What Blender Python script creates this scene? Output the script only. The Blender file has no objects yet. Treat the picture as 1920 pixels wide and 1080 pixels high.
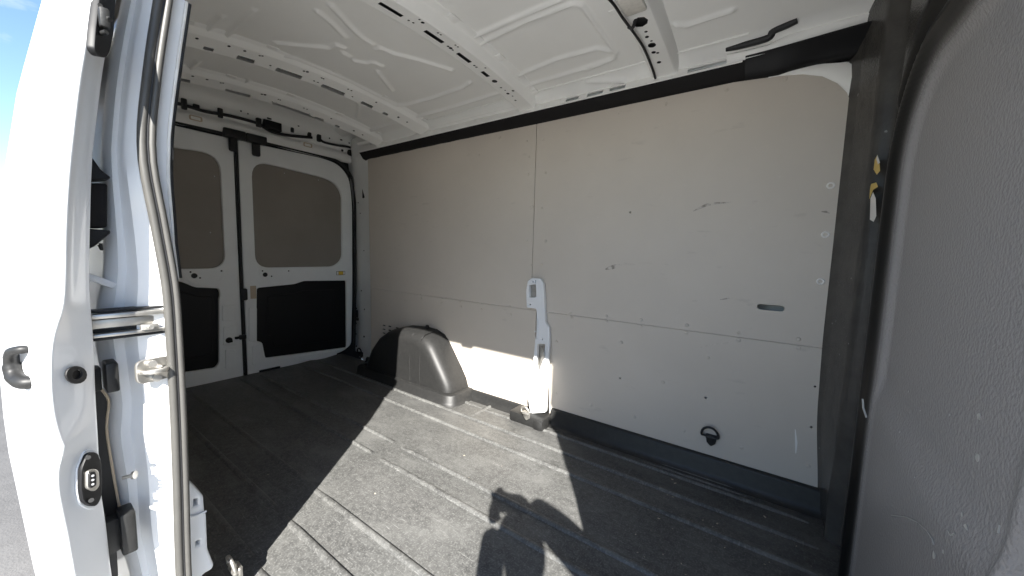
import bpy, bmesh, math, random
from mathutils import Vector, Matrix
random.seed(7)
R = math.radians
C = bpy.context.scene.collection
scene = bpy.context.scene

# ------------------------------------------------------------------ camera
# world: x = towards the van's front, y = across the van (far wall at 1.85), z = 0 on the load floor
YAW, PITCH, ROLL, FPX = R(35.42), R(5.47), R(1.506), 690.0
CAM = Vector((0, 0, 1.0))
cy, sy = math.cos(YAW), math.sin(YAW)
fwd = Vector((-sy*math.cos(PITCH), cy*math.cos(PITCH), -math.sin(PITCH)))
rt0 = Vector((cy, sy, 0)); up0 = rt0.cross(fwd)
rt = rt0*math.cos(ROLL) + up0*math.sin(ROLL)
up = -rt0*math.sin(ROLL) + up0*math.cos(ROLL)
cam_d = bpy.data.cameras.new('camera'); cam = bpy.data.objects.new('camera', cam_d); C.objects.link(cam)
cam.matrix_world = Matrix(((rt.x, up.x, -fwd.x, CAM.x), (rt.y, up.y, -fwd.y, CAM.y), (rt.z, up.z, -fwd.z, CAM.z), (0, 0, 0, 1)))
cam_d.sensor_width = 36; cam_d.lens = 36*FPX/1920; cam_d.clip_start = 0.01; cam_d.clip_end = 6000
scene.camera = cam

# ------------------------------------------------------------------ light
SUN_EL = R(36); SH = Vector((0.608, -0.794))          # horizontal direction to the sun
SUN_STRENGTH, SKY_STRENGTH, EXPOSURE = 4.6, 0.065, 2.15
w = bpy.data.worlds.new('World'); scene.world = w; w.use_nodes = True
nt = w.node_tree; nt.nodes.clear()
sky = nt.nodes.new('ShaderNodeTexSky'); sky.sky_type = 'NISHITA'; sky.sun_disc = False
sky.sun_elevation = SUN_EL; sky.sun_rotation = math.atan2(SH.x, SH.y); sky.dust_density = 0.3; sky.ozone_density = 3.5
tc = nt.nodes.new('ShaderNodeTexCoord'); mp = nt.nodes.new('ShaderNodeMapping'); mp.inputs['Scale'].default_value = (1, 1, 2.4)
nz = nt.nodes.new('ShaderNodeTexNoise'); nz.inputs['Scale'].default_value = 3.2; nz.inputs['Detail'].default_value = 7
rp = nt.nodes.new('ShaderNodeValToRGB'); rp.color_ramp.elements[0].position = 0.58; rp.color_ramp.elements[1].position = 0.74
mx = nt.nodes.new('ShaderNodeMix'); mx.data_type = 'RGBA'
bg = nt.nodes.new('ShaderNodeBackground'); bg.inputs['Strength'].default_value = SKY_STRENGTH
wo = nt.nodes.new('ShaderNodeOutputWorld'); L = nt.links
L.new(tc.outputs['Generated'], mp.inputs['Vector']); L.new(mp.outputs[0], nz.inputs['Vector']); L.new(nz.outputs['Fac'], rp.inputs[0])
L.new(rp.outputs[0], mx.inputs[0]); L.new(sky.outputs[0], mx.inputs[6]); mx.inputs[7].default_value = (5.5, 5.6, 5.8, 1)
L.new(mx.outputs[2], bg.inputs['Color']); L.new(bg.outputs[0], wo.inputs['Surface'])
sl = bpy.data.lights.new('sun', 'SUN'); sl.energy = SUN_STRENGTH; sl.angle = R(0.5); sl.color = (1.0, 0.965, 0.905)
so = bpy.data.objects.new('sun', sl); C.objects.link(so)
tosun = Vector((SH.x*math.cos(SUN_EL), SH.y*math.cos(SUN_EL), math.sin(SUN_EL)))
so.rotation_euler = tosun.to_track_quat('Z', 'Y').to_euler(); so.location = (6, -8, 8)
vs = scene.view_settings; vs.view_transform = 'Standard'; vs.look = 'None'; vs.exposure = EXPOSURE; vs.gamma = 1
scene.render.engine = 'CYCLES'
scene.cycles.max_bounces = 12; scene.cycles.diffuse_bounces = 8; scene.cycles.glossy_bounces = 5
scene.cycles.use_denoising = True; scene.cycles.sample_clamp_indirect = 8

# ------------------------------------------------------------------ helpers
def ray(px, py):
    return rt*((px-960)/FPX) - up*((py-540)/FPX) + fwd
def on(px, py, p, n):                     # the point of the real plane (p, n) seen at a photo pixel
    d = ray(px, py); n = Vector(n); return CAM + d*((Vector(p)-CAM).dot(n)/d.dot(n))
def onx(px, py, x): return on(px, py, (x, 0, 0), (1, 0, 0))
def ony(px, py, y): return on(px, py, (0, y, 0), (0, 1, 0))
def onz(px, py, z): return on(px, py, (0, 0, z), (0, 0, 1))
def lerp(a, b, t): return a+(b-a)*t
def sstep(a, b, v):
    t = min(1, max(0, (v-a)/(b-a))); return t*t*(3-2*t)
def interp(tab, v):
    if v <= tab[0][0]: return tab[0][1]
    for (a, p), (b, q) in zip(tab, tab[1:]):
        if v <= b: return p+(q-p)*(v-a)/(b-a)
    return tab[-1][1]
def smooth_interp(tab, v):                # cubic (Catmull-Rom) through the table
    n = len(tab)
    if v <= tab[0][0]: return tab[0][1]
    if v >= tab[-1][0]: return tab[-1][1]
    for i in range(n-1):
        if v <= tab[i+1][0]:
            x0, y0 = tab[i]; x1, y1 = tab[i+1]; h = x1-x0; t = (v-x0)/h
            m0 = (y1-tab[i-1][1])/(x1-tab[i-1][0]) if i else (y1-y0)/h
            m1 = (tab[i+2][1]-y0)/(tab[i+2][0]-x0) if i+2 < n else (y1-y0)/h
            return (2*t**3-3*t*t+1)*y0+(t**3-2*t*t+t)*h*m0+(-2*t**3+3*t*t)*y1+(t**3-t*t)*h*m1

def mesh(verts, faces, smooth=False, name='mesh'):
    me = bpy.data.meshes.new(name); me.from_pydata([tuple(v) for v in verts], [], faces); me.validate()
    if smooth: me.polygons.foreach_set('use_smooth', [True]*len(me.polygons))
    me.update(); return me
def fix_normals(me):
    bm = bmesh.new(); bm.from_mesh(me); bmesh.ops.recalc_face_normals(bm, faces=bm.faces); bm.to_mesh(me); bm.free(); return me
def soft(me, ang=35):                     # smooth shading, sharp past an angle
    me.polygons.foreach_set('use_smooth', [True]*len(me.polygons))
    try: me.set_sharp_from_angle(angle=R(ang))
    except Exception: pass
    return me
def loft(rows, closed=False, smooth=True):
    n = len(rows[0]); v = [p for r in rows for p in r]; f = []
    for i in range(len(rows)-1):
        for j in range(n if closed else n-1):
            k = (j+1) % n; f.append((i*n+j, i*n+k, (i+1)*n+k, (i+1)*n+j))
    return mesh(v, f, smooth)
def join(*ms):
    bm = bmesh.new()
    for m in ms: bm.from_mesh(m)
    me = bpy.data.meshes.new('mesh'); bm.to_mesh(me); bm.free(); return me
def box(c, s, bev=0.003, rot=None, seg=2):
    bm = bmesh.new(); bmesh.ops.create_cube(bm, size=1)
    bmesh.ops.scale(bm, vec=s, verts=bm.verts)
    if bev: bmesh.ops.bevel(bm, geom=list(bm.edges), offset=min(bev, min(s)*0.45), segments=seg, affect='EDGES', profile=0.5)
    if rot is not None: bmesh.ops.transform(bm, matrix=rot.to_4x4(), verts=bm.verts)
    bmesh.ops.translate(bm, vec=c, verts=bm.verts)
    me = bpy.data.meshes.new('mesh'); bm.to_mesh(me); bm.free(); return soft(me, 40)
def tube(pts, r, n=8, cap=True, sub=0):
    pts = [Vector(p) for p in pts]
    if sub:
        out = []
        for i in range(len(pts)-1):
            p0 = pts[max(i-1, 0)]; p1 = pts[i]; p2 = pts[i+1]; p3 = pts[min(i+2, len(pts)-1)]
            for k in range(sub):
                t = k/sub; out.append(0.5*((2*p1)+(p2-p0)*t+(2*p0-5*p1+4*p2-p3)*t*t+(3*p1-p0-3*p2+p3)*t**3))
        pts = out+[pts[-1]]
    rs = r if isinstance(r, (list, tuple)) else None
    a = None; rows = []
    for i, p in enumerate(pts):
        t = (pts[min(i+1, len(pts)-1)]-pts[max(i-1, 0)]).normalized()
        if a is None: a = t.orthogonal().normalized()
        a = (a-t*a.dot(t)).normalized(); b = t.cross(a)
        rr = rs[min(len(rs)-1, int(i*len(rs)/len(pts)))] if rs else r
        rows.append([p+(a*math.cos(q)+b*math.sin(q))*rr for q in [2*math.pi*k/n for k in range(n)]])
    v = [p for q in rows for p in q]; f = []
    for i in range(len(rows)-1):
        for j in range(n):
            k = (j+1) % n; f.append((i*n+j, i*n+k, (i+1)*n+k, (i+1)*n+j))
    if cap: f.append(tuple(range(n))[::-1]); f.append(tuple(range(len(v)-n, len(v))))
    return soft(mesh(v, f, True), 60)
def rnd(poly, r, seg=5):                  # round the corners of a 2-D polygon
    out = []; n = len(poly); rr = r if isinstance(r, (list, tuple)) else [r]*n
    for i in range(n):
        p = Vector(poly[i][:2]); a = Vector(poly[i-1][:2]); b = Vector(poly[(i+1) % n][:2])
        da = (a-p); db = (b-p); q = min(rr[i], da.length*0.49, db.length*0.49)
        if q < 1e-5: out.append(tuple(p)); continue
        s = p+da.normalized()*q; e = p+db.normalized()*q
        for k in range(seg+1):
            t = k/seg; out.append(tuple(s*(1-t)**2+p*2*t*(1-t)+e*t*t))
    return out
def circ(u, v, r, n=10): return [(u+r*math.cos(2*math.pi*k/n), v+r*math.sin(2*math.pi*k/n)) for k in range(n)]
def rect(u0, v0, u1, v1, r=0.0, seg=3):
    p = [(u0, v0), (u1, v0), (u1, v1), (u0, v1)]; return rnd(p, r, seg) if r else p
def plate(outer, holes, t, frame, bev=0.0):
    """solid plate with real holes; frame = (origin, U, V): the face lies on that plane, the thickness behind it"""
    cu = bpy.data.curves.new('outline', 'CURVE'); cu.dimensions = '2D'; cu.fill_mode = 'BOTH'; cu.extrude = max(t/2-bev, 0.0001)
    if bev: cu.bevel_depth = bev; cu.bevel_resolution = 1; cu.offset = -bev
    for pl in [outer]+list(holes):
        s = cu.splines.new('POLY'); s.points.add(len(pl)-1); s.use_cyclic_u = True
        for q, p in zip(s.points, pl): q.co = (p[0], p[1], 0, 1)
    o = bpy.data.objects.new('outline', cu); C.objects.link(o)
    me = bpy.data.meshes.new_from_object(o.evaluated_get(bpy.context.evaluated_depsgraph_get()))
    bpy.data.objects.remove(o); bpy.data.curves.remove(cu); me.materials.clear()
    O, U, V = [Vector(q) for q in frame]; U.normalize(); V.normalize(); N = U.cross(V)
    M = Matrix(((U.x, V.x, N.x, O.x), (U.y, V.y, N.y, O.y), (U.z, V.z, N.z, O.z), (0, 0, 0, 1)))
    me.transform(M @ Matrix.Translation((0, 0, -t/2))); return soft(me, 30)
def bend(me, axis, cuts, fn):             # cut across an axis, then move every vertex
    bm = bmesh.new(); bm.from_mesh(me); no = [0, 0, 0]; no[axis] = 1
    for c in cuts:
        co = [0, 0, 0]; co[axis] = c
        bmesh.ops.bisect_plane(bm, geom=bm.verts[:]+bm.edges[:]+bm.faces[:], plane_co=co, plane_no=no, dist=1e-5)
    for v in bm.verts: v.co = fn(v.co)
    bm.to_mesh(me); bm.free(); return me

# ------------------------------------------------------------------ materials
def mat(name, col, rough=0.5, metal=0.0, spec=0.5, coat=0.0, var=0.0, vscale=6.0, bump=0.0, bscale=200.0, bdist=0.002, col2=None, lo=0.35, hi=0.65, detail=6, rvar=0.0):
    m = bpy.data.materials.new(name); m.use_nodes = True; n = m.node_tree.nodes; l = m.node_tree.links
    b = n['Principled BSDF']; b.inputs['Roughness'].default_value = rough; b.inputs['Metallic'].default_value = metal
    b.inputs['Specular IOR Level'].default_value = spec; b.inputs['Coat Weight'].default_value = coat
    b.inputs['Base Color'].default_value = (*col, 1)
    g = n.new('ShaderNodeNewGeometry')
    if var or col2:
        t = n.new('ShaderNodeTexNoise'); t.inputs['Scale'].default_value = vscale; t.inputs['Detail'].default_value = detail; t.inputs['Roughness'].default_value = 0.6
        l.new(g.outputs['Position'], t.inputs['Vector'])
        r = n.new('ShaderNodeValToRGB'); r.color_ramp.elements[0].position = lo; r.color_ramp.elements[1].position = hi
        c2 = col2 or tuple(c*(1-var) for c in col)
        r.color_ramp.elements[0].color = (*c2, 1); r.color_ramp.elements[1].color = (*col, 1)
        l.new(t.outputs['Fac'], r.inputs[0]); l.new(r.outputs[0], b.inputs['Base Color'])
        if rvar:
            k = n.new('ShaderNodeMapRange'); k.inputs[1].default_value = 0.3; k.inputs[2].default_value = 0.7
            k.inputs[3].default_value = rough-rvar; k.inputs[4].default_value = rough+rvar
            l.new(t.outputs['Fac'], k.inputs[0]); l.new(k.outputs[0], b.inputs['Roughness'])
    if bump:
        t2 = n.new('ShaderNodeTexNoise'); t2.inputs['Scale'].default_value = bscale; t2.inputs['Detail'].default_value = 3
        l.new(g.outputs['Position'], t2.inputs['Vector'])
        bp = n.new('ShaderNodeBump'); bp.inputs['Strength'].default_value = bump; bp.inputs['Distance'].default_value = bdist
        l.new(t2.outputs['Fac'], bp.inputs['Height']); l.new(bp.outputs[0], b.inputs['Normal'])
    return m
def noise_layer(m, scale, col, lo, hi, vec_scale=(1, 1, 1), fac=1.0, rot=(0, 0, 0), detail=4, dist=0.0):
    """lay a second colour over a material where a noise runs high (dust, scuffs)"""
    n = m.node_tree.nodes; l = m.node_tree.links; b = n['Principled BSDF']
    g = n.new('ShaderNodeNewGeometry'); mp = n.new('ShaderNodeMapping'); mp.inputs['Scale'].default_value = vec_scale; mp.inputs['Rotation'].default_value = rot
    t = n.new('ShaderNodeTexNoise'); t.inputs['Scale'].default_value = scale; t.inputs['Detail'].default_value = detail; t.inputs['Distortion'].default_value = dist
    l.new(g.outputs['Position'], mp.inputs['Vector']); l.new(mp.outputs[0], t.inputs['Vector'])
    k = n.new('ShaderNodeMapRange'); k.inputs[1].default_value = lo; k.inputs[2].default_value = hi; k.inputs[4].default_value = fac; k.clamp = True
    l.new(t.outputs['Fac'], k.inputs[0])
    x = n.new('ShaderNodeMix'); x.data_type = 'RGBA'; x.inputs[7].default_value = (*col, 1)
    s = b.inputs['Base Color']
    if s.is_linked: l.new(s.links[0].from_socket, x.inputs[6])
    else: x.inputs[6].default_value = s.default_value
    l.new(k.outputs[0], x.inputs[0]); l.new(x.outputs[2], s)
    return m
M = {}
M['paint'] = mat('white_body_paint', (0.80, 0.81, 0.82), 0.28, coat=0.4, var=0.06, vscale=3)
M['inner'] = mat('white_primer_inside', (0.90, 0.895, 0.865), 0.45, var=0.05, vscale=2.5, bump=0.05, bscale=40)
M['rearwhite'] = mat('white_rear_door_paint', (0.87, 0.88, 0.87), 0.4, var=0.05, vscale=5)
M['beige'] = mat('beige_lining_board', (0.58, 0.525, 0.46), 0.62, var=0.07, vscale=1.6, spec=0.35, bump=0.06, bscale=350)
noise_layer(M['beige'], 9, (0.42, 0.375, 0.33), 0.66, 0.80, (1, 1, 3.2), 0.55)
noise_layer(M['beige'], 30, (0.66, 0.61, 0.55), 0.70, 0.80, (1, 1, 2.5), 0.5)
M['board'] = mat('shade_darkened_window_board', (0.29, 0.26, 0.228), 0.7, var=0.1, vscale=3, spec=0.3)  # same beige board, with the shade at the rear put into its colour
M['mat'] = mat('worn_black_rubber_mat', (0.084, 0.084, 0.081), 0.52, col2=(0.046, 0.046, 0.045), vscale=5, lo=0.30, hi=0.70, spec=0.4, bump=0.14, bscale=220, bdist=0.001, detail=14)
noise_layer(M['mat'], 48, (0.16, 0.16, 0.154), 0.40, 0.76, (1, 1, 1), 0.5, detail=14)
noise_layer(M['mat'], 150, (0.23, 0.23, 0.22), 0.50, 0.75, (1, 1, 1), 0.6, detail=10)
noise_layer(M['mat'], 5, (0.17, 0.17, 0.163), 0.50, 0.75, (1, 2.2, 1), 0.5, (0, 0, 0.5), 12, 0.3)
noise_layer(M['mat'], 16, (0.28, 0.28, 0.27), 0.655, 0.69, (1, 10, 1), 0.4, (0, 0, 0.35), 3, 1.5)
noise_layer(M['mat'], 13, (0.26, 0.26, 0.25), 0.66, 0.69, (10, 1, 1), 0.3, (0, 0, 0.2), 3, 1.5)
M['moulded'] = mat('moulded_grey_black_plastic', (0.020, 0.020, 0.0195), 0.48, spec=0.35, col2=(0.014, 0.014, 0.014), vscale=60, bump=0.2, bscale=260, bdist=0.001)
M['black'] = mat('black_plastic', (0.008, 0.008, 0.009), 0.5, spec=0.3)
M['edge'] = mat('black_moulded_edge', (0.014, 0.014, 0.014), 0.45, spec=0.35, col2=(0.022, 0.022, 0.021), vscale=30, bump=0.2, bscale=260, bdist=0.001)
M['blackfelt'] = mat('black_foam_trim', (0.013, 0.012, 0.012), 0.75, spec=0.25, bump=0.2, bscale=120)
M['bulk'] = mat('bulkhead_plastic', (0.07, 0.066, 0.060), 0.40, col2=(0.05, 0.047, 0.044), vscale=12, bump=0.75, bscale=150, bdist=0.003, spec=0.6)
def bulk_zones(m):                        # moulded-in zones: grained grey panel, smooth black trim round it
    n = m.node_tree.nodes; l = m.node_tree.links; b = n['Principled BSDF']; src = b.inputs['Base Color'].links[0].from_socket
    a1 = n.new('ShaderNodeAttribute'); a1.attribute_name = 'panel_edge'; a2 = n.new('ShaderNodeAttribute'); a2.attribute_name = 'smooth_trim'
    for a, c in ((a1, (0.31, 0.297, 0.295)), (a2, (0.008, 0.008, 0.008))):
        x = n.new('ShaderNodeMix'); x.data_type = 'RGBA'; x.inputs[7].default_value = (*c, 1); l.new(src, x.inputs[6]); l.new(a.outputs['Fac'], x.inputs[0]); src = x.outputs[2]
    l.new(src, b.inputs['Base Color'])
    k = n.new('ShaderNodeMapRange'); k.inputs[3].default_value = 0.26; k.inputs[4].default_value = 0.34; l.new(a2.outputs['Fac'], k.inputs[0]); l.new(k.outputs[0], b.inputs['Roughness'])
    bp = [q for q in n if q.type == 'BUMP'][0]; k2 = n.new('ShaderNodeMapRange'); k2.inputs[3].default_value = 0.35; k2.inputs[4].default_value = 0.9
    l.new(a1.outputs['Fac'], k2.inputs[0]); k3 = n.new('ShaderNodeMath'); k3.operation = 'MULTIPLY_ADD'; k3.inputs[1].default_value = -0.3; l.new(a2.outputs['Fac'], k3.inputs[0]); l.new(k2.outputs[0], k3.inputs[2]); l.new(k3.outputs[0], bp.inputs['Strength'])
bulk_zones(M['bulk'])
q_ = M['bulk'].node_tree; k_ = q_.nodes.new('ShaderNodeMapRange'); a_ = q_.nodes.new('ShaderNodeAttribute'); a_.attribute_name = 'panel_edge'
k_.inputs[3].default_value = 0.22; k_.inputs[4].default_value = 1.0; q_.links.new(a_.outputs['Fac'], k_.inputs[0]); q_.links.new(k_.outputs[0], q_.nodes['Principled BSDF'].inputs['Specular IOR Level'])
noise_layer(M['bulk'], 34, (0.42, 0.41, 0.39), 0.735, 0.79, (1, 1, 1.2), 0.6)
M['gloss'] = mat('smooth_black_bulkhead_plastic', (0.012, 0.012, 0.012), 0.3, spec=0.5)
M['seal'] = mat('bronze_grey_rubber_seal', (0.072, 0.070, 0.065), 0.5, var=0.12, vscale=20)
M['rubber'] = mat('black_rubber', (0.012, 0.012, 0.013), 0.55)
M['zinc'] = mat('galvanised_steel', (0.62, 0.60, 0.56), 0.35, metal=0.85, var=0.2, vscale=30)
M['yellow'] = mat('yellow_sticker', (0.75, 0.50, 0.03), 0.5)
M['chip'] = mat('white_scuff', (0.82, 0.80, 0.76), 0.7)
M['ochre'] = mat('yellow_scuff', (0.72, 0.52, 0.15), 0.7)
M['moulded_pale'] = mat('pale_scuffed_plastic', (0.40, 0.39, 0.37), 0.5)
M['tan'] = mat('tan_tape', (0.55, 0.45, 0.33), 0.7)
M['lens'] = mat('clear_lamp_lens', (0.75, 0.72, 0.66), 0.15, var=0.15, vscale=60)
M['asphalt'] = mat('grey_worn_asphalt', (0.115, 0.112, 0.11), 0.9, var=0.25, vscale=3, bump=0.4, bscale=90, bdist=0.01)
M['cloth'] = mat('dark_jacket_cloth', (0.03, 0.035, 0.05), 0.85)
M['jeans'] = mat('blue_jeans_cloth', (0.05, 0.07, 0.13), 0.85)
M['skin'] = mat('skin', (0.55, 0.36, 0.27), 0.5)
M['hair'] = mat('dark_hair', (0.03, 0.022, 0.016), 0.6)
M['wall'] = mat('pale_render', (0.62, 0.60, 0.56), 0.9, var=0.1)
M['roof'] = mat('red_roof_tile', (0.36, 0.14, 0.09), 0.85, var=0.2)
M['glass'] = mat('dark_window_glass', (0.03, 0.04, 0.05), 0.08)

def thing(name, label, cat, loc=(0, 0, 0), group=None):
    o = bpy.data.objects.new(name, None); C.objects.link(o); o.location = loc; o['label'] = label; o['category'] = cat
    o.empty_display_size = 0.1
    if group: o['group'] = group
    return o
def part(name, me, m, parent=None, label=None, kind=None):
    o = bpy.data.objects.new(name, me); me.name = name
    if m and not me.materials: me.materials.append(m)
    C.objects.link(o)
    if parent is not None:
        o.parent = parent; o.matrix_parent_inverse = Matrix.Translation(parent.location).inverted() if parent.type == 'EMPTY' else Matrix()
    if label: o['label'] = label
    if kind: o['kind'] = kind
    return o

# ------------------------------------------------------------------ setting
M['bounce_pale'] = mat('pale_bounce_slab', (0.52, 0.51, 0.485), 0.9, var=0.12, vscale=2.5, bump=0.3, bscale=70, bdist=0.006)
g = part('ground', mesh([(-3000, -3000, -.62), (3000, -3000, -.62), (3000, 3000, -.62), (-3000, 3000, -.62)], [(0, 1, 2, 3)]), M['asphalt'], kind='structure')
part('bounce_slab', box((3.9, -3.4, -.616), (13, 9.4, .05), .01), M['bounce_pale'], kind='structure').location.z = -.018  # unseen pale slab, added to bounce sunlight up to the van roof

van = thing('cargo_van', 'white cargo van with open sliding door, beige lining boards and black rubber load floor', 'van', (-1.4, 1.07, -.62))
W = 1.85; XR = -3.28; XB = 0.25; YC = 1.075
def zr(y): return 1.878-0.075*((y-1.07)/0.75)**2       # underside of the roof ribs

# ------------------------------------------------------------------ floor mat
floor = part('floor_mat', box((-1.48, 1.075, -0.015), (3.66, 1.60, 0.03), 0.002), M['mat'], van, 'worn black rubber load mat with raised lengthwise ribs')
def rib_mesh(x0, x1, y, wd=0.027, h=0.009):
    n = max(2, int((x1-x0)/0.12)); rows = []
    for i in range(n+1):
        x = lerp(x0, x1, i/n); k = 0.15 if i in (0, n) else 1
        rows.append([(x, y-wd*.5, -.001), (x, y-wd*.28, h*k*.85), (x, y-wd*.1, h*k), (x, y+wd*.1, h*k), (x, y+wd*.28, h*k*.85), (x, y+wd*.5, -.001)])
    return loft(rows)
for x0, x1, y in [(-3.2, .2, 1.61), (-3.2, .2, 1.465), (-3.2, -1.545, 1.15), (-1.475, .2, 1.145), (-3.2, -1.54, 1.02), (-1.467, .2, 1.015),
                  (-3.2, -1.575, .715), (-1.488, .2, .712), (-3.2, -1.50, .566), (-1.425, .2, .564), (-3.2, -1.29, .418), (-1.25, .2, .414),
                  (-1.44, .18, 1.752), (-1.72, -1.46, 1.762)]:
    part('mat_rib', rib_mesh(x0, x1, y), M['mat'], floor)
part('mat_rib', loft([[(-1.454+d, y, h) for d, h in ((0, -.001), (.006, .005), (.014, .0065), (.022, .005), (.028, -.001))] for y in (1.60, 1.66, 1.72, 1.78, 1.85)]), M['mat'], floor)
for yy in (1.785, 1.812):
    part('mat_rib', rib_mesh(-.46, .02, yy, .014, .006), M['mat'], floor)
# moulded edge that climbs the wall
def kick(x0, x1, h, y0=1.795):
    prof = [(y0, -.002), (y0+.012, .003), (y0+.024, .012), (y0+.032, .028), (y0+.036, h-.012), (y0+.040, h-.003), (y0+.050, h), (W+.004, h)]
    n = max(2, int((x1-x0)/.1)); return loft([[(lerp(x0, x1, i/n), a, b) for a, b in prof] for i in range(n+1)])
part('floor_edge', kick(-1.0, .27, .10), M['edge'], van, 'black moulded floor edge against the front lower panel')
part('floor_edge', kick(-1.62, -1.22, .062, 1.80), M['moulded'], van)
part('floor_edge', kick(-2.86, -2.62, .055, 1.80), M['moulded'], van)
part('pillar_foot', join(box((-1.115, 1.80, .028), (.235, .13, .066), .014), box((-1.03, 1.775, .02), (.07, .10, .07), .02)), M['moulded'], van)

# ------------------------------------------------------------------ far side wall: white body behind, four beige boards
part('side_body', mesh([(-2.86, W+.10, -.05), (.32, W+.10, -.05), (.32, W+.10, 1.86), (-2.86, W+.10, 1.86)], [(0, 1, 2, 3)]), M['inner'], van)
FW = (Vector((0, W, 0)), Vector((1, 0, 0)), Vector((0, 0, 1)))
def wp(px, py): p = ony(px, py, W); return (p.x, p.z)
def cap_slot(u, v, lu, h, n=5):
    r = h/2; return [(u+lu/2-r+r*math.sin(a), v-r*math.cos(a)) for a in [math.pi*k/n for k in range(n+1)]]+[(u-lu/2+r-r*math.sin(a), v+r*math.cos(a)) for a in [math.pi*k/n for k in range(n+1)]]
def tri_hole(u, v, r=.0045): return circ(u, v, r, 7)
ur_out = rnd([(-2.80, .668), (-1.1735, .662), (-1.1735, 1.737), (-2.82, 1.748)], .004, 2)
p_ur = part('wall_panel', plate(ur_out, [], .008, FW), M['beige'], van, 'upper rear beige lining panel')
uf_out = [(-1.170, .662), (.20, .662), (.20, 1.50), (.185, 1.56), (.165, 1.615), (.135, 1.655), (.09, 1.69), (.03, 1.712), (-.05, 1.725), (-.2, 1.737), (-1.170, 1.737)]
small_holes = [wp(1182, 398)]
p_uf = part('wall_panel', plate(uf_out, [cap_slot(-.002, .802, .094, .024)]+[tri_hole(*h) for h in small_holes], .008, FW), M['beige'], van, 'upper front beige lining panel with a slot cut in it')
vent = []
for r_ in range(5):
    for (cx, lw) in ((728, 26), (750, 24), (775, 44)):
        a = wp(680+(cx-0)/1.0*0+(126 if cx == 728 else 160 if cx == 750 else 207)/3.177, 480+(414+r_*23+(0 if cx == 728 else 6 if cx == 750 else 16))/3.177)
        vent.append(cap_slot(a[0], a[1], 0.046 if cx != 775 else .06, .012, 3))
lr_out = rnd([(-2.80, .03), (-1.135, .03), (-1.135, .6602), (-2.80, .6662)], .004, 2)
p_lr = part('wall_panel', plate(lr_out, vent, .008, FW), M['beige'], van, 'lower rear beige lining panel with louvre slots')
part('vent_dark_block', box((-2.47, W+.03, .37), (.40, .03, .25), .002), M['black'], p_lr)  # black block added so the louvre slots show painted shade
lf_holes = [wp(x, y) for x, y in ((1163, 709), (1323, 746), (1528, 725), (1521, 801))]
lf_out = rnd([(-1.02, .05), (.24, .05), (.22, .6602), (-1.06, .6602)], .004, 2)
p_lf = part('wall_panel', plate(lf_out, [tri_hole(*h, .005) for h in lf_holes], .008, FW), M['beige'], van, 'lower front beige lining panel')
# push rivets, each its own
def dome(r=.0085, h=.0035, n=12):
    rows = [[(r*k*math.cos(2*math.pi*i/n), -h*z, r*k*math.sin(2*math.pi*i/n)) for i in range(n)] for k, z in ((1, 0), (1, .35), (.8, .75), (.45, .95))]
    me = loft(rows, True); v = [tuple(x.co) for x in me.vertices]; f = [tuple(p.vertices) for p in me.polygons]; f.append(tuple(range(3*n, 4*n)))
    return fix_normals(mesh(v, f, True))
dm = dome(); dm.materials.append(M['beige'])
def ring_mesh(R_, r_, n=14, m=6, axis='y'):
    rows = []
    for i in range(n):
        a = 2*math.pi*i/n; c = Vector((math.cos(a), 0, math.sin(a)))
        rows.append([c*(R_+r_*math.cos(2*math.pi*j/m))+Vector((0, r_*math.sin(2*math.pi*j/m), 0)) for j in range(m)])
    rows.append(rows[0]); return loft(rows, True)
rivets = {0: [(1003-8, 390), (988, 265), (990, 327), (937, 258), (988, 452), (898, 291), (788, 553), (828, 560), (863, 566), (903, 571), (956, 575), (998, 388), (996, 497), (992, 294)],
          1: [(1016, 390), (1023, 323), (1023, 452), (1016, 497), (1018, 262), (1472, 148), (1362, 169), (1248, 195), (1160, 212), (1137, 593), (1202, 600), (1288, 610), (1385, 624), (1497, 636), (1070, 588)],
          2: [(790, 560), (828, 568), (864, 575), (903, 580), (958, 590), (828, 697), (868, 688), (905, 708), (972, 720)],
          3: [(1072, 595), (1137, 602), (1202, 612), (1287, 624), (1385, 638), (1497, 653), (1328, 671), (1165, 642), (1043, 640), (1190, 782), (1283, 808), (1390, 839), (1515, 874), (1108, 760), (1043, 738), (1243, 717)]}
for k, pan in enumerate((p_ur, p_uf, p_lr, p_lf)):
    for i, (x, y) in enumerate(rivets[k]):
        q = ony(x, y, W); o = part('rivet', dm, None, pan); o.location = (q.x, W-.0003, q.z)
        if (i+k) % 4 == 1: o.scale = (.75, .8, .75)
rm = ring_mesh(.010, .0032); rm.materials.append(M['chip'])
for x, y in ((1560, 348), (1550, 440), (1541, 528)):
    q = ony(x, y, W); o = part('washer', rm, None, p_uf); o.location = (q.x-.004, W-.002, q.z)
# scuff marks: thin rubbed streaks lying on the boards
def streak(pts, wd, pan, m='blackfelt', off=.0006):
    me_pts = [wp(*p) for p in pts]; rows = []
    for i, p in enumerate(me_pts):
        a = Vector(me_pts[max(i-1, 0)]); b = Vector(me_pts[min(i+1, len(me_pts)-1)]); t = (b-a).normalized(); n_ = Vector((-t.y, t.x))
        k = math.sin(math.pi*(i+.3)/(len(me_pts)-.4)); q = Vector(p)
        rows.append([(q.x-n_.x*wd*k, W-off, q.y-n_.y*wd*k), (q.x+n_.x*wd*k, W-off, q.y+n_.y*wd*k)])
    part('scuff', loft(rows, smooth=False), M[m], pan)
M['rub'] = mat('rubbed_grey_mark', (0.25, 0.22, 0.19), 0.7, col2=(0.54, 0.49, 0.43), vscale=45, lo=.42, hi=.6)
M['rub2'] = mat('pale_rubbed_mark', (0.50, 0.45, 0.39), 0.7, col2=(0.58, 0.525, 0.46), vscale=60, lo=.42, hi=.6)
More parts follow.
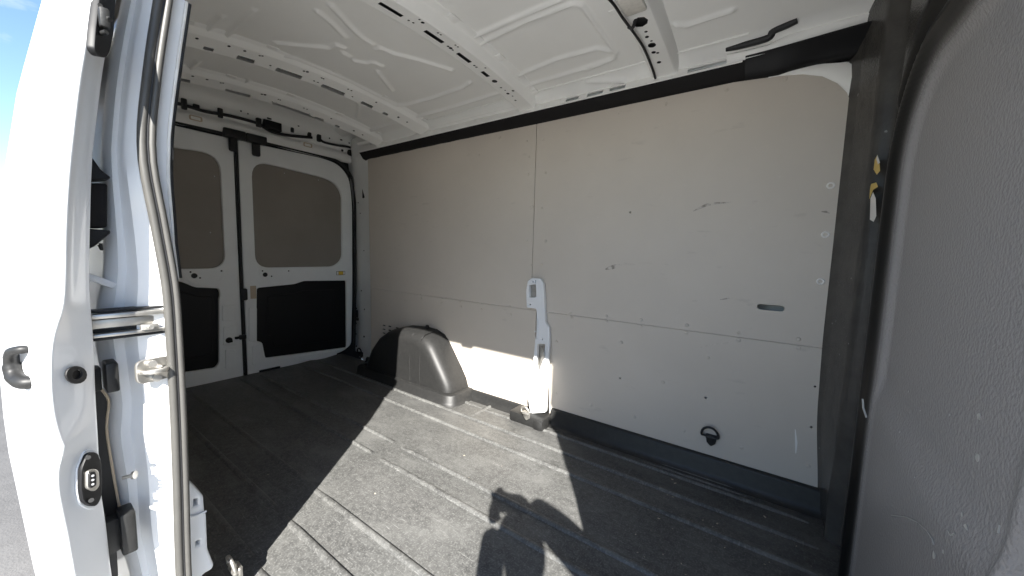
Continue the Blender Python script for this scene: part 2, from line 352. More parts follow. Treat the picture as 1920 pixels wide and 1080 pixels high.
streak([(1300, 396), (1312, 390), (1325, 384), (1345, 381), (1375, 379)], .006, p_uf, 'rub')
streak([(1135, 505), (1145, 502), (1155, 499), (1166, 497)], .012, p_uf, 'rub')
streak([(1150, 497), (1155, 493), (1160, 491)], .006, p_uf, 'rub2')
streak([(1350, 562), (1362, 560), (1375, 559)], .003, p_uf, 'rub')
streak([(1540, 397), (1548, 397), (1556, 400)], .004, p_uf, 'rub')
streak([(1080, 466), (1095, 460), (1112, 456)], .002, p_uf, 'rub2')
streak([(1313, 652), (1330, 646), (1352, 645), (1380, 639)], .004, p_lf, 'rub2')
streak([(1491, 805), (1493, 830), (1492, 850)], .004, p_lf, 'chip')

# ------------------------------------------------------------------ wheel arch covers
def arch(side):
    prof = [(-2.66, .0), (-2.655, .03), (-2.63, .10), (-2.56, .22), (-2.46, .325), (-2.36, .385), (-2.25, .412), (-2.10, .425), (-1.98, .420), (-1.90, .395), (-1.85, .35),
            (-1.79, .27), (-1.73, .19), (-1.685, .125), (-1.665, .07), (-1.66, .03), (-1.66, 0)]
    cx, cz = -2.14, .0; rows = []
    for y, sx, sz in ((1.85, 1, 1.02), (1.76, .995, 1.005), (1.72, .985, .99), (1.695, .965, .965), (1.678, .935, .925), (1.668, .90, .88), (1.664, .84, .80), (1.662, .5, .45), (1.662, .05, .05)):
        rows.append([(cx+(x-cx)*sx, y if side > 0 else 2*YC-y, cz+(z-cz)*sz) for x, z in prof])
    return fix_normals(loft(rows))
ma = part('wheel_arch_cover', arch(1), M['moulded'], van, 'grey moulded wheel arch cover half in the sun')
def skirt(side):
    s = lambda y: y if side > 0 else 2*YC-y
    path = [(-2.72, 1.80), (-2.70, 1.68), (-2.66, 1.635), (-1.70, 1.635), (-1.64, 1.655), (-1.622, 1.70), (-1.62, 1.86)]
    rows = []
    P2 = [Vector(p) for p in path]
    for i, p in enumerate(P2):
        t = (P2[min(i+1, len(P2)-1)]-P2[max(i-1, 0)]).normalized(); n_ = Vector((t.y, -t.x))
        rows.append([(q.x, s(q.y), z) for q, z in ((p+n_*.022, -.001), (p+n_*.016, .006), (p+n_*.006, .02), (p, .06), (p-n_*.006, .066), (p-n_*.05, .068))])
    return fix_normals(loft(rows))
part('skirt', skirt(1), M['moulded'], ma)
for i in range(2):   # moulded shoulder lines of the cover
    x = (-1.955, -2.06)[i]; part('moulded_band', tube([(x, 1.80, .425), (x+.002, 1.72, .416), (x+.004, 1.69, .40), (x+.004, 1.672, .36), (x+.003, 1.664, .2), (x+.003, 1.664, .08)], .004, 6, sub=4), M['moulded'], ma)
part('stopper', join(tube([ony(800, 626, 1.80), ony(801, 618, 1.80)], .012, 8), box(ony(801, 613, 1.80), (.028, .02, .03), .009)), M['rubber'], ma)

# ------------------------------------------------------------------ white stub pillar between the boards
YP = W-.03; FP = (Vector((0, YP, 0)), Vector((1, 0, 0)), Vector((0, 0, 1)))
def pp(px, py): p = ony(px, py, YP); return (p.x, p.z)
st_out = rnd([pp(*q) for q in ((987, 577), (1005, 579), (1007, 610), (1003, 640), (1001, 690), (996, 745), (1000, 772), (1028, 770), (1030, 640), (1029, 613), (1022, 606), (1020, 560), (1018, 530), (1012, 522), (997, 521), (989, 527), (986, 545))][::-1],
             .008, 3)
win = rnd([pp(*q) for q in ((991, 535), (1004, 533), (1005, 557), (992, 558))][::-1], .006, 2)
slot = rnd([pp(*q) for q in ((1008, 645), (1022, 645), (1021, 672), (1013, 698), (1007, 698))][::-1], .006, 2)
hl = [circ(*pp(*q), .005, 8) for q in ((999, 528), (1017, 636), (1003, 622), (994, 571))]+[rect(pp(1003, 530)[0], pp(1003, 530)[1], pp(1003, 530)[0]+.006, pp(1003, 525)[1])]
stub_me = plate(st_out, [win, slot]+hl, .028, FP, .004)
bend(stub_me, 2, [.2, .3, .4, .5, .6], lambda c: Vector((c.x, c.y-.035*sstep(.55, .12, c.z), c.z)) if False else Vector((c.x, c.y-.035*(1-sstep(.12, .55, c.z)), c.z)))
stub = part('pillar_bracket', soft(stub_me, 35), M['paint'], van, 'white steel pillar stub with latch openings')
part('bracket_pocket', box((pp(998, 545)[0], W+.004, pp(998, 545)[1]), (.06, .01, .10), .002), M['zinc'], stub)
part('bracket_pocket', box((pp(1014, 670)[0], W-.001, pp(1014, 670)[1]), (.08, .006, .22), .002), M['zinc'], stub)
part('bracket_rib', tube([(pp(1008, 600)[0], YP-.001, .62), (pp(1008, 600)[0]+.004, YP-.004, .50)], .006, 6), M['paint'], stub)
part('cable_hook', tube([ony(1013, 700, YP), ony(1016, 680, YP-.012), ony(1020, 668, YP-.02), ony(1019, 655, YP-.012), ony(1014, 650, YP)], .005, 6, sub=4), M['zinc'], stub)
part('cable_hook', box(ony(1012, 690, YP+.005), (.02, .02, .04), .004), M['zinc'], stub)

# ------------------------------------------------------------------ lashing rings
def lashing(c, m, rad=.034, tilt=.35, label=None):
    c = Vector(c); t = part('lashing_ring', join(plate(rnd([(-.024, .022), (.024, .022), (.018, -.018), (0, -.034), (-.018, -.018)][::-1], .008, 3), [circ(0, -.008, .006, 8)], .007, (c-Vector((0, .012, 0)), (1, 0, 0), (0, 0, 1)), .0015),
        box(c+Vector((0, -.018, .012)), (.046, .016, .016), .006), box(c+Vector((0, -.006, 0)), (.036, .012, .04), .003)), m, van, label)
    pts = [c+Vector((rad*math.cos(a)*1.0-.006, -.02-.012*math.sin(a)*tilt, .016+rad*1.15*max(math.sin(a), -.12)+.004)) for a in [R(-12+204*k/18) for k in range(19)]]
    part('ring', tube(pts+[pts[0]], .0052, 7), m, t)
lashing(ony(1334, 822, W), M['rubber'], label='black D shaped lashing ring on the front lower panel')
lashing((-1.10, 1.735, .072), M['zinc'], .026, label='steel lashing ring at the foot of the white pillar stub')
lashing((-2.86, 1.80, .09), M['rubber'], .03, label='black lashing ring at the foot of the rear pillar')
lashing((-1.20, .36, .06), M['zinc'], .026, label='steel lashing ring at the foot of the near door pillar')

# ------------------------------------------------------------------ roof: stamped skin, ribs, side rail
def seg_d(p, a, b):
    ab = b-a; t = max(0, min(1, (p-a).dot(ab)/ab.length_squared)); return (p-a-ab*t).length
def rz(px, py, z=1.925): q = onz(px, py, z); return Vector((q.x, q.y))
def c3(x, y): return rz(300+x/3.6, y/3.6)
def c5(x, y): return rz(660+x/3.376, y/3.376)
def c6(x, y): return rz(1100+x/3.273, y/3.273)
beads = [[c3(1150, 20), c3(1280, 170), c3(1360, 250), c3(1440, 297)], [c3(780, 275), c3(950, 300), c3(1150, 320), c3(1195, 298), c3(1245, 322)],
         [c3(1235, 355), c3(1280, 380)], [c3(1310, 408), c3(1400, 425), c3(1440, 415), c3(1500, 440)], [c3(1465, 475), c3(1510, 530), c3(1565, 595)],
         [c5(150, 310), c5(180, 300), c5(260, 335), c5(420, 370), c5(630, 425)], [c3(1060, 60), c3(1160, 150), c3(1250, 250), c3(1230, 275)],
         [c3(520, 255), c3(570, 300), c3(900, 385), c3(1200, 510), c3(1590, 680)], [c5(280, 640), c5(360, 630), c5(500, 590), c5(700, 520), c5(745, 490)],
         [c5(370, 705), c5(600, 640), c5(940, 530)], [c5(780, 225), c5(1000, 130), c5(1320, 0)], [c5(810, 270), c5(1100, 130), c5(1400, 20), c5(1450, 25), c5(1670, 270), c5(1660, 300), c5(1400, 390), c5(1080, 490)],
         [c5(1060, 430), c5(1300, 330), c5(1560, 255), c5(1640, 265)], [c6(0, 360), c6(170, 290)], [c6(0, 410), c6(240, 370)], [c6(550, 95), c6(620, 95), c6(900, 0)],
         [c3(370, 275), c3(500, 160), c3(640, 30)], [c3(270, 210), c3(320, 150), c3(420, 60)], [c3(160, 475), c3(250, 380)],
         [c3(1400, 840), c3(1560, 790), c3(1700, 760)], [c3(540, 570), c3(600, 540)], [c3(1340, 690), c3(1330, 770)], [c3(1500, 930), c3(1680, 880)]]
segs = [(a, b) for bl in beads for a, b in zip(bl, bl[1:])]
x0, x1, y0, y1 = -3.18, .34, .24, 1.83; nx, ny = 460, 200
H = [[0.0]*(ny+1) for _ in range(nx+1)]
for a, b in segs:
    wd = .008
    i0 = max(0, int((min(a.x, b.x)-.04-x0)/(x1-x0)*nx)); i1 = min(nx, int((max(a.x, b.x)+.04-x0)/(x1-x0)*nx)+1)
    j0 = max(0, int((min(a.y, b.y)-.04-y0)/(y1-y0)*ny)); j1 = min(ny, int((max(a.y, b.y)+.04-y0)/(y1-y0)*ny)+1)
    for i in range(i0, i1+1):
        for j in range(j0, j1+1):
            d = seg_d(Vector((lerp(x0, x1, i/nx), lerp(y0, y1, j/ny))), a, b)
            H[i][j] = max(H[i][j], math.exp(-(d/wd)**2))
def skin_z(x, y): return zr(y)+.052+.004*math.sin(x*3.1+.4)*math.sin(y*4)-.03*sstep(1.74, 1.83, y)+(.12+.03*sstep(1.2, 1.75, y))*(1-sstep(-2.92, -2.66, x))*sstep(.26, .5, y)
rows = [[(lerp(x0, x1, i/nx), lerp(y0, y1, j/ny), skin_z(lerp(x0, x1, i/nx), lerp(y0, y1, j/ny))-.013*H[i][j]) for j in range(ny+1)] for i in range(nx+1)]
roofp = part('roof_panel', loft(rows), M['inner'], van, 'stamped white roof skin')
part('outer_roof', loft([[(x, lerp(.24, 2.09, j/12), 2.10-.05*((lerp(.24, 2.09, j/12)-1.15)/.95)**4) for j in range(13)] for x in (-3.40, -2.4, -1.4, -.4, .6, .9)]), M['paint'], van)
CUTS = [0.25+.09*k for k in range(19)]
def rib(xa, xb, fl=.028, dp=.04, holes=(), label=None, tilt=0.0):
    base = (Vector((0, 0, 0)), Vector((0, 1, 0)), Vector((1, 0, 0)))    # u = y, v = x; normal points down
    me = plate(rect(.26, xa, 1.80, xb), holes, .0015, base)
    bend(me, 1, CUTS, lambda c: Vector((c.x, c.y, zr(c.y)+c.z+tilt*(c.x-xa)/(xb-xa))))
    rb = part('roof_rib', soft(me, 30), M['inner'], van, label)
    dark_rows = []
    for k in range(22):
        y = lerp(.27, 1.79, k/21); dark_rows.append([(lerp(xa, xb, f), y, zr(y)+tilt*f+.014) for f in (.04, .96)])
    part('rib_dark_sheet', loft(dark_rows, smooth=False), M['rubber'], rb)  # black sheet that paints the shade seen through the rib slots
    for s, xe in ((-1, xa), (1, xb)):
        rows = []
        for k in range(22):
            y = lerp(.26, 1.80, k/21); z = zr(y)+(tilt if s > 0 else 0); dp_s = dp-(tilt if s > 0 else 0)
            rows.append([(xe-s*.001, y, z-.0005), (xe+s*.004, y, z+.002), (xe+s*.020, y, z+dp_s-.006), (xe+s*.026, y, z+dp_s), (xe+s*(.026+fl), y, z+dp_s+.002), (xe+s*(.028+fl), y, z+dp_s+.008)])
        part('rib_flange', loft(rows), M['inner'], rb)
        for yb in (.5+.31*q for q in range(5)):   # spot-weld tabs along the flange
            part('weld_tab', box((xe+s*(.03+fl*.5), yb, zr(yb)+dp+.002), (.034, .05, .006), .002), M['inner'], rb)
    # end foot with its square locating hole
    foot = plate(rect(-.052, -.02, .052, .05, .006), [rect(-.018, .005, .014, .026, .002)], .004, ((lerp(xa, xb, .5), 1.800, zr(1.80)+.008), (1, 0, 0), (0, .35, .94)))
    part('rib_foot', foot, M['inner'], rb)
    return rb
def hole_row(xa, xb, slots, dots, off=.42):
    xm = lerp(xa, xb, off); hs = []
    for y, l, h in slots: hs.append(rect(y-l/2, xm-h/2, y+l/2, xm+h/2, .003, 2))
    for y, f, r_ in dots: hs.append(circ(y, lerp(xa, xb, f), r_*1.35, 8))
    return hs
s2 = [(.62, .10, .02), (.90, .10, .02), (1.11, .10, .022), (1.29, .085, .022), (1.44, .05, .022)]
d2 = [(.98, .42, .004), (1.0, .45, .004), (1.02, .8, .006), (1.0, .85, .004), (1.10, .8, .004), (1.115, .8, .004), (1.19, .42, .005), (1.205, .42, .007), (1.22, .4, .004), (1.2, .8, .004), (1.215, .8, .004), (1.36, .42, .005), (1.375, .42, .005), (1.40, .8, .004), (1.51, .45, .011),
      (1.57, .4, .005), (1.6, .45, .004), (1.63, .4, .007), (1.66, .5, .004), (1.62, .85, .006), (1.70, .4, .005), (.72, .42, .006), (.75, .8, .004), (.8, .42, .004)]
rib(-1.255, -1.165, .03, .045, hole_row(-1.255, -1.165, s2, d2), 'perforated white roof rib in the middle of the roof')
s1 = [(.60, .035, .02), (.74, .07, .026), (.93, .12, .026), (1.16, .13, .026), (1.37, .075, .022), (1.50, .035, .018), (.42, .10, .02)]
d1 = [(.55, .7, .005), (.66, .8, .005), (.72, .8, .005), (.78, .8, .004), (.79, .85, .004), (.98, .8, .005), (.995, .85, .006), (1.07, .8, .004), (1.08, .8, .004), (1.22, .8, .004), (1.24, .8, .004), (1.4, .8, .005), (1.58, .5, .006), (1.65, .5, .005), (1.05, .3, .004), (1.07, .3, .004), (1.27, .3, .004), (.84, .3, .004)]
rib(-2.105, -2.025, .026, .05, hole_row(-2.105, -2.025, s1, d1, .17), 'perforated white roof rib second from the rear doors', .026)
s0 = [(.52, .03, .02), (.62, .08, .024), (.84, .05, .022), (.91, .05, .022), (1.12, .13, .022), (1.34, .06, .02), (1.47, .03, .018)]
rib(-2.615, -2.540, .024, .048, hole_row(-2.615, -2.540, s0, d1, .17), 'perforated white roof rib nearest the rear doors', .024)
d3 = [(1.44, .45, .021), (1.50, .5, .005), (1.53, .45, .006), (1.56, .55, .004), (1.585, .5, .012), (1.63, .45, .007), (1.64, .6, .005), (1.70, .5, .007), (1.2, .5, .006)]
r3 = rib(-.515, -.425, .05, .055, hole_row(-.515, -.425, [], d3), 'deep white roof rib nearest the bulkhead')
part('load_lamp', box((-.47, 1.33, zr(1.33)-.004), (.075, .10, .02), .006), M['lens'], r3)
def roofcable(pts, r_=.006, nm='wiring', lab=None): return part(nm, tube(pts, r_, 7, sub=5), M['rubber'], van, lab)
roofcable([rz(1138, -6, 1.86).to_3d()+Vector((0, 0, 1.86)), rz(1152, 8, 1.86).to_3d()+Vector((0, 0, 1.857)), rz(1168, 33, 1.855).to_3d()+Vector((0, 0, 1.853)), rz(1190, 62, 1.845).to_3d()+Vector((0, 0, 1.842)),
           rz(1207, 90, 1.835).to_3d()+Vector((0, 0, 1.835)), rz(1222, 125, 1.82).to_3d()+Vector((0, 0, 1.82)), rz(1229, 147, 1.80).to_3d()+Vector((0, 0, 1.80))], .005, lab='black lamp wire taped along the front roof rib')
roofcable([rz(1178, 48, 1.85).to_3d()+Vector((0, 0, 1.846)), rz(1186, 46, 1.85).to_3d()+Vector((0, 0, 1.838)), rz(1192, 38, 1.86).to_3d()+Vector((0, 0, 1.865))], .006)
# white side rail with cut-outs above the black strip
rail_pts = [(-2.86, -.19)]
FR = (Vector((0, 1.792, 1.797)), Vector((1, 0, 0)), Vector((0, .55, .835)))
cuts_ = [(.07, 1080), (.07, 1120), (.075, 1180), (.14, 1345)]
rh = []
for x, wd_ in ((-.925, .075), (-.80, .085), (-.685, .08), (-.30, .15)):
    rh.append(rnd([(x-wd_/2, -.003), (x+wd_/2, -.003), (x+wd_/2, .024), (x-wd_/2, .024)], .004, 2))
rh.append(circ(-.175, .018, .014, 12))
for x in (-2.4, -2.25, -1.85, -1.6, -1.42, -1.0, -.6): rh.append(circ(x, .03, .005, 7))
rail_o = [(-2.86, -.012), (-.17, -.012), (-.17, .048), (-2.86, .048)]
rail = part('side_rail', plate(rail_o, rh, .005, FR), M['inner'], van, 'white upper side rail with cut-outs')
part('rail_lip', loft([[(x, 1.795, 1.838), (x, 1.80, 1.846), (x, 1.79, 1.852), (x, 1.782, 1.850), (x, 1.775, 1.858)] for x in (-2.86, -2, -1, -.15)]), M['inner'], rail)
part('rail_lip', tube([(x, 1.745, skin_z(x, 1.745)-.004) for x in (-2.86, -2, -1, -.15)], .005, 6), M['inner'], rail)
# black strip between rail and lining
def strip(x0, x1, ztop=1.800, zbot=1.742, yo=0):
    prof = [(1.862, zbot-.004), (1.842-yo, zbot), (1.830-yo, zbot+.006), (1.800-yo, ztop-.012), (1.796-yo, ztop-.004), (1.802-yo, ztop), (1.84, ztop+.004)]
    n = max(2, int((x1-x0)/.08)); return loft([[(lerp(x0, x1, i/n), a+.0015*math.sin(lerp(x0, x1, i/n)*23), b+.0015*math.sin(lerp(x0, x1, i/n)*31)) for a, b in prof] for i in range(n+1)])
part('cover_strip', soft(strip(-2.86, -.155), 40), M['blackfelt'], van, 'black foam strip along the top of the lining')
prof_f = []
for i in range(24):
    x = lerp(-.160, .27, i/23); k = sstep(-.16, .25, x)
    zt = interp([(-.16, 1.804), (.3, 1.806)], x); zb = interp([(-.16, 1.735), (-.05, 1.728), (.06, 1.742), (.3, 1.735)], x)
    prof_f.append([(x, 1.872, zb-.004), (x, 1.838, zb), (x, 1.828, zb+.006), (x, 1.822, zb+.014), (x, 1.818, zb+.018), (x, 1.806-.02*k, lerp(zb, zt, .6)), (x, 1.785-.03*k, zt-.006), (x, 1.786-.03*k, zt), (x, 1.84, zt+.004)])
part('cover_strip', soft(loft(prof_f), 40), M['black'], van, 'black moulded cover at the front end of the strip')
# white inner frame round the front top corner of the board
part('corner_frame', loft([[(x, y, z) for x, y, z in ((a, W+.004, b), (a*1.0+da*.5, W-.004, b+db*.5), (a+da, W+.006, b+db))] for a, b, da, db in
     ((-.08, 1.718, .0, .03), (.0, 1.716, .01, .03), (.06, 1.703, .03, .035), (.11, 1.675, .05, .05), (.15, 1.64, .06, .04), (.175, 1.59, .06, .02), (.19, 1.50, .05, .0))]), M['inner'], van)
# roof front: black gasket and folded edge above the strip
roofcable([ony(1362, 91, 1.79), ony(1395, 84, 1.785), ony(1440, 71, 1.775), ony(1450, 58, 1.765), ony(1475, 47, 1.755), ony(1495, 37, 1.75)], .013, 'gasket', 'crumpled black gasket along the roof edge')
top_ = [ony(*q, 1.782) for q in ((1362, 104), (1400, 96), (1440, 86), (1480, 66), (1530, 52), (1580, 38), (1640, 22))]
bot_ = [ony(*q, 1.786) for q in ((1362, 116), (1400, 109), (1440, 99), (1480, 87), (1540, 70), (1590, 58), (1640, 46))]
part('roof_edge', loft([[(a.x, a.y+.03, a.z+.02), (a.x, a.y+.006, a.z+.006), tuple(a), tuple((a*2+b)/3+Vector((0, .004, 0))), tuple((a+b*2)/3+Vector((0, .004, 0))), tuple(b), (b.x, b.y+.03, b.z)] for a, b in zip(top_, bot_)]), M['inner'], van)

# ------------------------------------------------------------------ rear header, doors and pillar
hp = [(-3.285, 1.790), (-3.262, 1.797), (-3.248, 1.812), (-3.242, 1.85), (-3.246, 1.872), (-3.262, 1.886), (-3.266, 1.90), (-3.238, 1.925), (-3.215, 1.955), (-3.208, 1.960), (-3.200, 1.985), (-3.17, 2.03), (-3.10, 2.05), (-3.02, 2.055)]
hrows = []
for k in range(30):
    y = lerp(.34, 2.0, k/29); dz = max(zr(y)-1.875, -.02)
    hrows.append([(x, y, z+dz*(.35+.65*sstep(1.79, 1.93, z))*1.0) for x, z in hp])
head = part('rear_header', loft(hrows), M['inner'], van, 'white header above the rear doors')
for q, l_ in (((505, 222), .03), ((560, 236), .012), ((452, 208), .01), ((465, 213), .008), ((640, 262), .02), ((655, 268), .012), ((618, 259), .01)):
    c = onx(*q, -3.195); part('header_hole', plate(rnd(rect(-l_/2, -.005, l_/2, .005), .004, 3), [], .004, (c, (0, 1, 0), (-.35, 0, .94))), M['rubber'], head)
for px_, py_ in ((367, 222), (577, 272)):
    c = onx(px_, py_, -3.238)
    part('embossed_pad', plate(rnd(rect(-.055, -.022, .055, .022), .014, 3), [], .006, (c, (0, 1, 0), (0, 0, 1)), .002), M['inner'], head)
    part('embossed_pad', plate(rnd(rect(-.035, -.016, .035, .016), .010, 3), [rnd(rect(-.026, -.010, .026, .010), .006, 3)], .005, (c+Vector((.004, 0, 0)), (0, 1, 0), (0, 0, 1)), .001), M['tan'], head)
harn = part('wiring_harness', tube([onx(*q, -3.225) for q in ((300, 190), (337, 195), (355, 200), (385, 209), (430, 217), (482, 231), (505, 245), (535, 253), (585, 258))], .011, 8, sub=5), M['rubber'], van, 'black wiring harness clipped across the rear header')
harn2 = part('wiring_harness', tube([onx(*q, -3.22) for q in ((597, 256), (606, 266), (630, 272), (655, 276), (668, 283), (674, 292), (690, 297))], .010, 8, sub=5), M['rubber'], van, 'black wiring harness dropping into the rear corner')
for q, s in (((345, 195), (.02, .03, .07)), ((368, 200), (.02, .035, .03)), ((413, 212), (.02, .03, .065)), ((485, 230), (.025, .035, .065)), ((548, 243), (.015, .025, .045)), ((580, 252), (.02, .03, .035))):
    part('clip', box(onx(*q, -3.215), s, .006), M['rubber'], harn)
part('clip', box(onx(598, 259, -3.21), (.025, .035, .06), .008), M['rubber'], harn2)
part('control_module', join(box(onx(510, 236, -3.225), (.04, .125, .065), .005), box(onx(510, 236, -3.203), (.008, .10, .045), .003)), M['black'], van)
sp = onx(660, 287, -3.19)
part('corner_speaker', plate(rnd(rect(-.038, -.026, .038, .026), .022, 4), [], .02, (sp, (.3, 1, -.25), (0, .25, 1)), .006), M['black'], van)
part('corner_plug', plate(circ(0, 0, .011, 12), [], .006, (onx(642, 282, -3.2), (.2, 1, -.2), (0, .2, 1)), .002), M['rubber'], van)

FD = (Vector((XR, 0, 0)), Vector((0, 1, 0)), Vector((0, 0, 1)))
def dp_(px, py): q = onx(px, py, XR); return (q.y, q.z)
def mirror(pl): return [(2*YC-u, v) for u, v in pl][::-1]
def rear_door(out, winp, lowp, label, latch, mirrored):
    d = part('rear_door', plate(out, [winp, lowp], .03, FD, .006), M['rearwhite'], van, label)
    cu = sum(p[0] for p in winp)/len(winp); cv = sum(p[1] for p in winp)/len(winp)
    grow = lambda pl, k: [(cu+(u-cu)*k, cv+(v-cv)*k) for u, v in pl]
    part('window_board', plate(grow(winp, 1.05), [circ(*h, .005, 8) for h in latch['bh']], .006, (Vector((XR-.024, 0, 0)), (0, 1, 0), (0, 0, 1))), M['board'], d)
    cu = sum(p[0] for p in lowp)/len(lowp); cv = sum(p[1] for p in lowp)/len(lowp)
    part('lower_trim', plate(grow(lowp, 1.06), [], .006, (Vector((XR-.026, 0, 0)), (0, 1, 0), (0, 0, 1))), M['black'], d)
    part('lower_trim', plate(rnd(grow(lowp, .74), .05, 3), [], .008, (Vector((XR-.022, 0, 0)), (0, 1, 0), (0, 0, 1)), .004), M['black'], d)
    part('outer_skin', plate(grow(out, 1.0), [], .004, (Vector((XR-.07, 0, 0)), (0, 1, 0), (0, 0, 1))), M['paint'], d)
    part('latch_plate', plate(rnd(latch['plate'], .03, 4), [circ(*h, r_, 12) for h, r_ in latch['holes']], .006, (Vector((XR+.005, 0, 0)), (0, 1, 0), (0, 0, 1)), .002), M['rearwhite'], d)
    for h, r_ in latch['holes']: part('hole_dark_disc', plate(circ(*h, r_*1.05, 12), [], .003, (Vector((XR+.0008, 0, 0)), (0, 1, 0), (0, 0, 1))), M['rubber'], d)  # black discs painting the shade inside the latch plate holes
    for pl in latch['bulge']:
        part('stamped_boss', plate(rnd(pl, .012, 3), [], .010, (Vector((XR+.009, 0, 0)), (0, 1, 0), (0, 0, 1)), .004), M['rearwhite'], d)
    return d
rout = rnd([(1.089, -.022), (1.50, .0), (1.86, .02), (1.955, .075), (1.975, .60), (1.985, 1.45), (1.955, 1.66), (1.86, 1.755), (1.72, 1.778), (1.089, 1.772)], [.02, .2, .05, .04, .3, .2, .1, .1, .1, .015], 5)
rwin = rnd([dp_(*q) for q in ((479, 502), (480, 302), (590, 314), (646, 342), (645, 488), (617, 502))][::-1], [.04, .06, .2, .10, .06, .09], 6)
rwin = rnd([(1.172, .832), (1.80, .832), (1.878, .90), (1.885, 1.50), (1.82, 1.585), (1.72, 1.612), (1.172, 1.648)], [.10, .08, .08, .14, .08, .15, .13], 6)
rlow = rnd([dp_(*q) for q in ((482, 540), (552, 533), (570, 527), (650, 526), (651, 652), (626, 655), (498, 672), (492, 642), (481, 640))][::-1], .018, 4)
rdoor = rear_door(rout, rwin, rlow, 'right rear door with shade-darkened beige window board and yellow sticker',
    dict(bh=[dp_(536, 324), dp_(600, 337)], plate=[dp_(*q) for q in ((485, 503), (556, 503), (548, 512), (540, 526), (525, 529), (498, 528), (485, 515))][::-1], holes=[(dp_(497, 515), .018), (dp_(492, 508), .006), (dp_(509, 518), .006), (dp_(541, 508), .006)],
         bulge=[[dp_(*q) for q in ((466, 576), (481, 576), (481, 640), (466, 640))][::-1], [dp_(*q) for q in ((472, 648), (488, 648), (488, 682), (472, 684))][::-1], [dp_(*q) for q in ((560, 668), (628, 657), (632, 664), (600, 674), (562, 677))][::-1]]), False)
lout = mirror(rout)
lwin = mirror(rwin); llow = rnd([dp_(*q) for q in ((300, 520), (345, 530), (366, 539), (411, 541), (413, 553), (411, 560), (411, 680), (405, 690), (345, 699), (290, 706))][::-1], .018, 4)
ldoor = rear_door(lout, lwin, llow, 'left rear door with shade-darkened beige window board, half hidden by the door pillar',
    dict(bh=[dp_(405, 330), dp_(397, 436)], plate=[dp_(*q) for q in ((335, 505), (416, 503), (424, 512), (410, 528), (392, 536), (362, 534), (345, 520))][::-1], holes=[(dp_(364, 517), .018), (dp_(357, 510), .006), (dp_(375, 521), .006), (dp_(415, 508), .006)],
         bulge=[[dp_(*q) for q in ((416, 572), (440, 572), (442, 600), (416, 602))][::-1], [dp_(*q) for q in ((422, 655), (441, 655), (440, 690), (422, 692))][::-1], [dp_(*q) for q in ((418, 612), (446, 610), (446, 645), (418, 648))][::-1]]), True)
hm = join(plate(circ(0, 0, .022, 14), [], .012, (Vector(onx(430, 638, XR+.014)), (0, 1, 0), (0, 0, 1)), .004), box(onx(433, 640, XR+.022), (.016, .022, .016), .004))
part('latch', hm, M['black'], ldoor)
part('latch', box(onx(448, 633, XR+.016), (.02, .05, .018), .004), M['black'], ldoor)
for dd, q0, q1 in ((ldoor, (438, 252), (436, 284)), (rdoor, (479, 262), (481, 293))):
    a, b = onx(*q0, XR+.02), onx(*q1, XR+.02)
    part('top_catch', join(box(a+Vector((.01, 0, 0)), (.05, .135, .06), .008), box((a+b)*.5, (.03, .055, abs(a.z-b.z)), .012), box(b+Vector((0, 0, .03)), (.035, .04, .05), .012)), M['rubber'], dd)
# yellow sticker with its white ends and dark printed bars
s0_ = onx(639, 512, XR+.002)
stk = part('sticker', plate(rect(-.042, -.018, .042, .018, .003), [], .0015, (s0_, (0, 1, 0), (0, 0, 1))), M['rubber'], rdoor)
part('sticker_field', plate(rect(-.021, -.015, .021, .015), [], .001, (s0_+Vector((.0012, 0, 0)), (0, 1, 0), (0, 0, 1))), M['yellow'], stk)
for u in (-.031, .031): part('sticker_field', plate(rect(u-.008, -.015, u+.008, .015), [], .001, (s0_+Vector((.0012, 0, 0)), (0, 1, 0), (0, 0, 1))), M['chip'], stk)
for u in (-.012, 0, .012): part('sticker_mark', plate(rect(u-.002, -.009, u+.002, .009), [], .001, (s0_+Vector((.002, 0, 0)), (0, 1, 0), (0, 0, 1))), M['ochre'], stk)
part('tape', plate(rect(-.02, -.05, .02, .05, .002), [], .001, (onx(475, 548, XR+.0015), (0, 1, 0), (0, 0, 1))), M['tan'], rdoor)
part('tape', plate(rect(-.075, -.028, .075, .028, .003), [], .03, (onx(507, 697, XR+.012), (0, 1, 0), (0, 0, 1)), .003), M['black'], rdoor).name = 'lower_stop'
# black weather seals
seal_r = tube([(XR+.012, u, v) for u, v in [(1.09, 1.79), (1.4, 1.795), (1.72, 1.79), (1.86, 1.772), (1.955, 1.69), (1.995, 1.58), (2.003, 1.40), (1.995, .60), (1.975, .06)]], .011, 8, sub=5)
part('door_seal', seal_r, M['rubber'], van)
part('door_seal', tube([(XR+.012, 2*YC-u, v) for u, v in [(1.09, 1.79), (1.4, 1.795), (1.72, 1.79), (1.86, 1.772), (1.955, 1.69), (1.995, 1.58), (2.003, 1.40), (1.995, .60), (1.975, .06)]], .011, 8, sub=5), M['rubber'], van)
part('door_seal', tube([(XR+.004, YC+.001, 1.77), (XR+.004, YC, 1.2), (XR+.004, YC-.002, .6), (XR+.004, YC, -.02)], .0105, 8, sub=6), M['rubber'], van)
part('door_handle', join(box(onx(458, 552, XR+.02), (.03, .04, .09), .01), box(onx(455, 632, XR+.02), (.03, .045, .035), .008)), M['rubber'], rdoor)
part('rear_backing', mesh([(XR-.08, .20, -.3), (XR-.08, 2.11, -.3), (XR-.08, 2.08, 2.05), (XR-.08, .33, 2.05)], [(0, 1, 2, 3)]), M['rubber'], van)  # black sheet behind the rear doors, widened to stop daylight leaking in
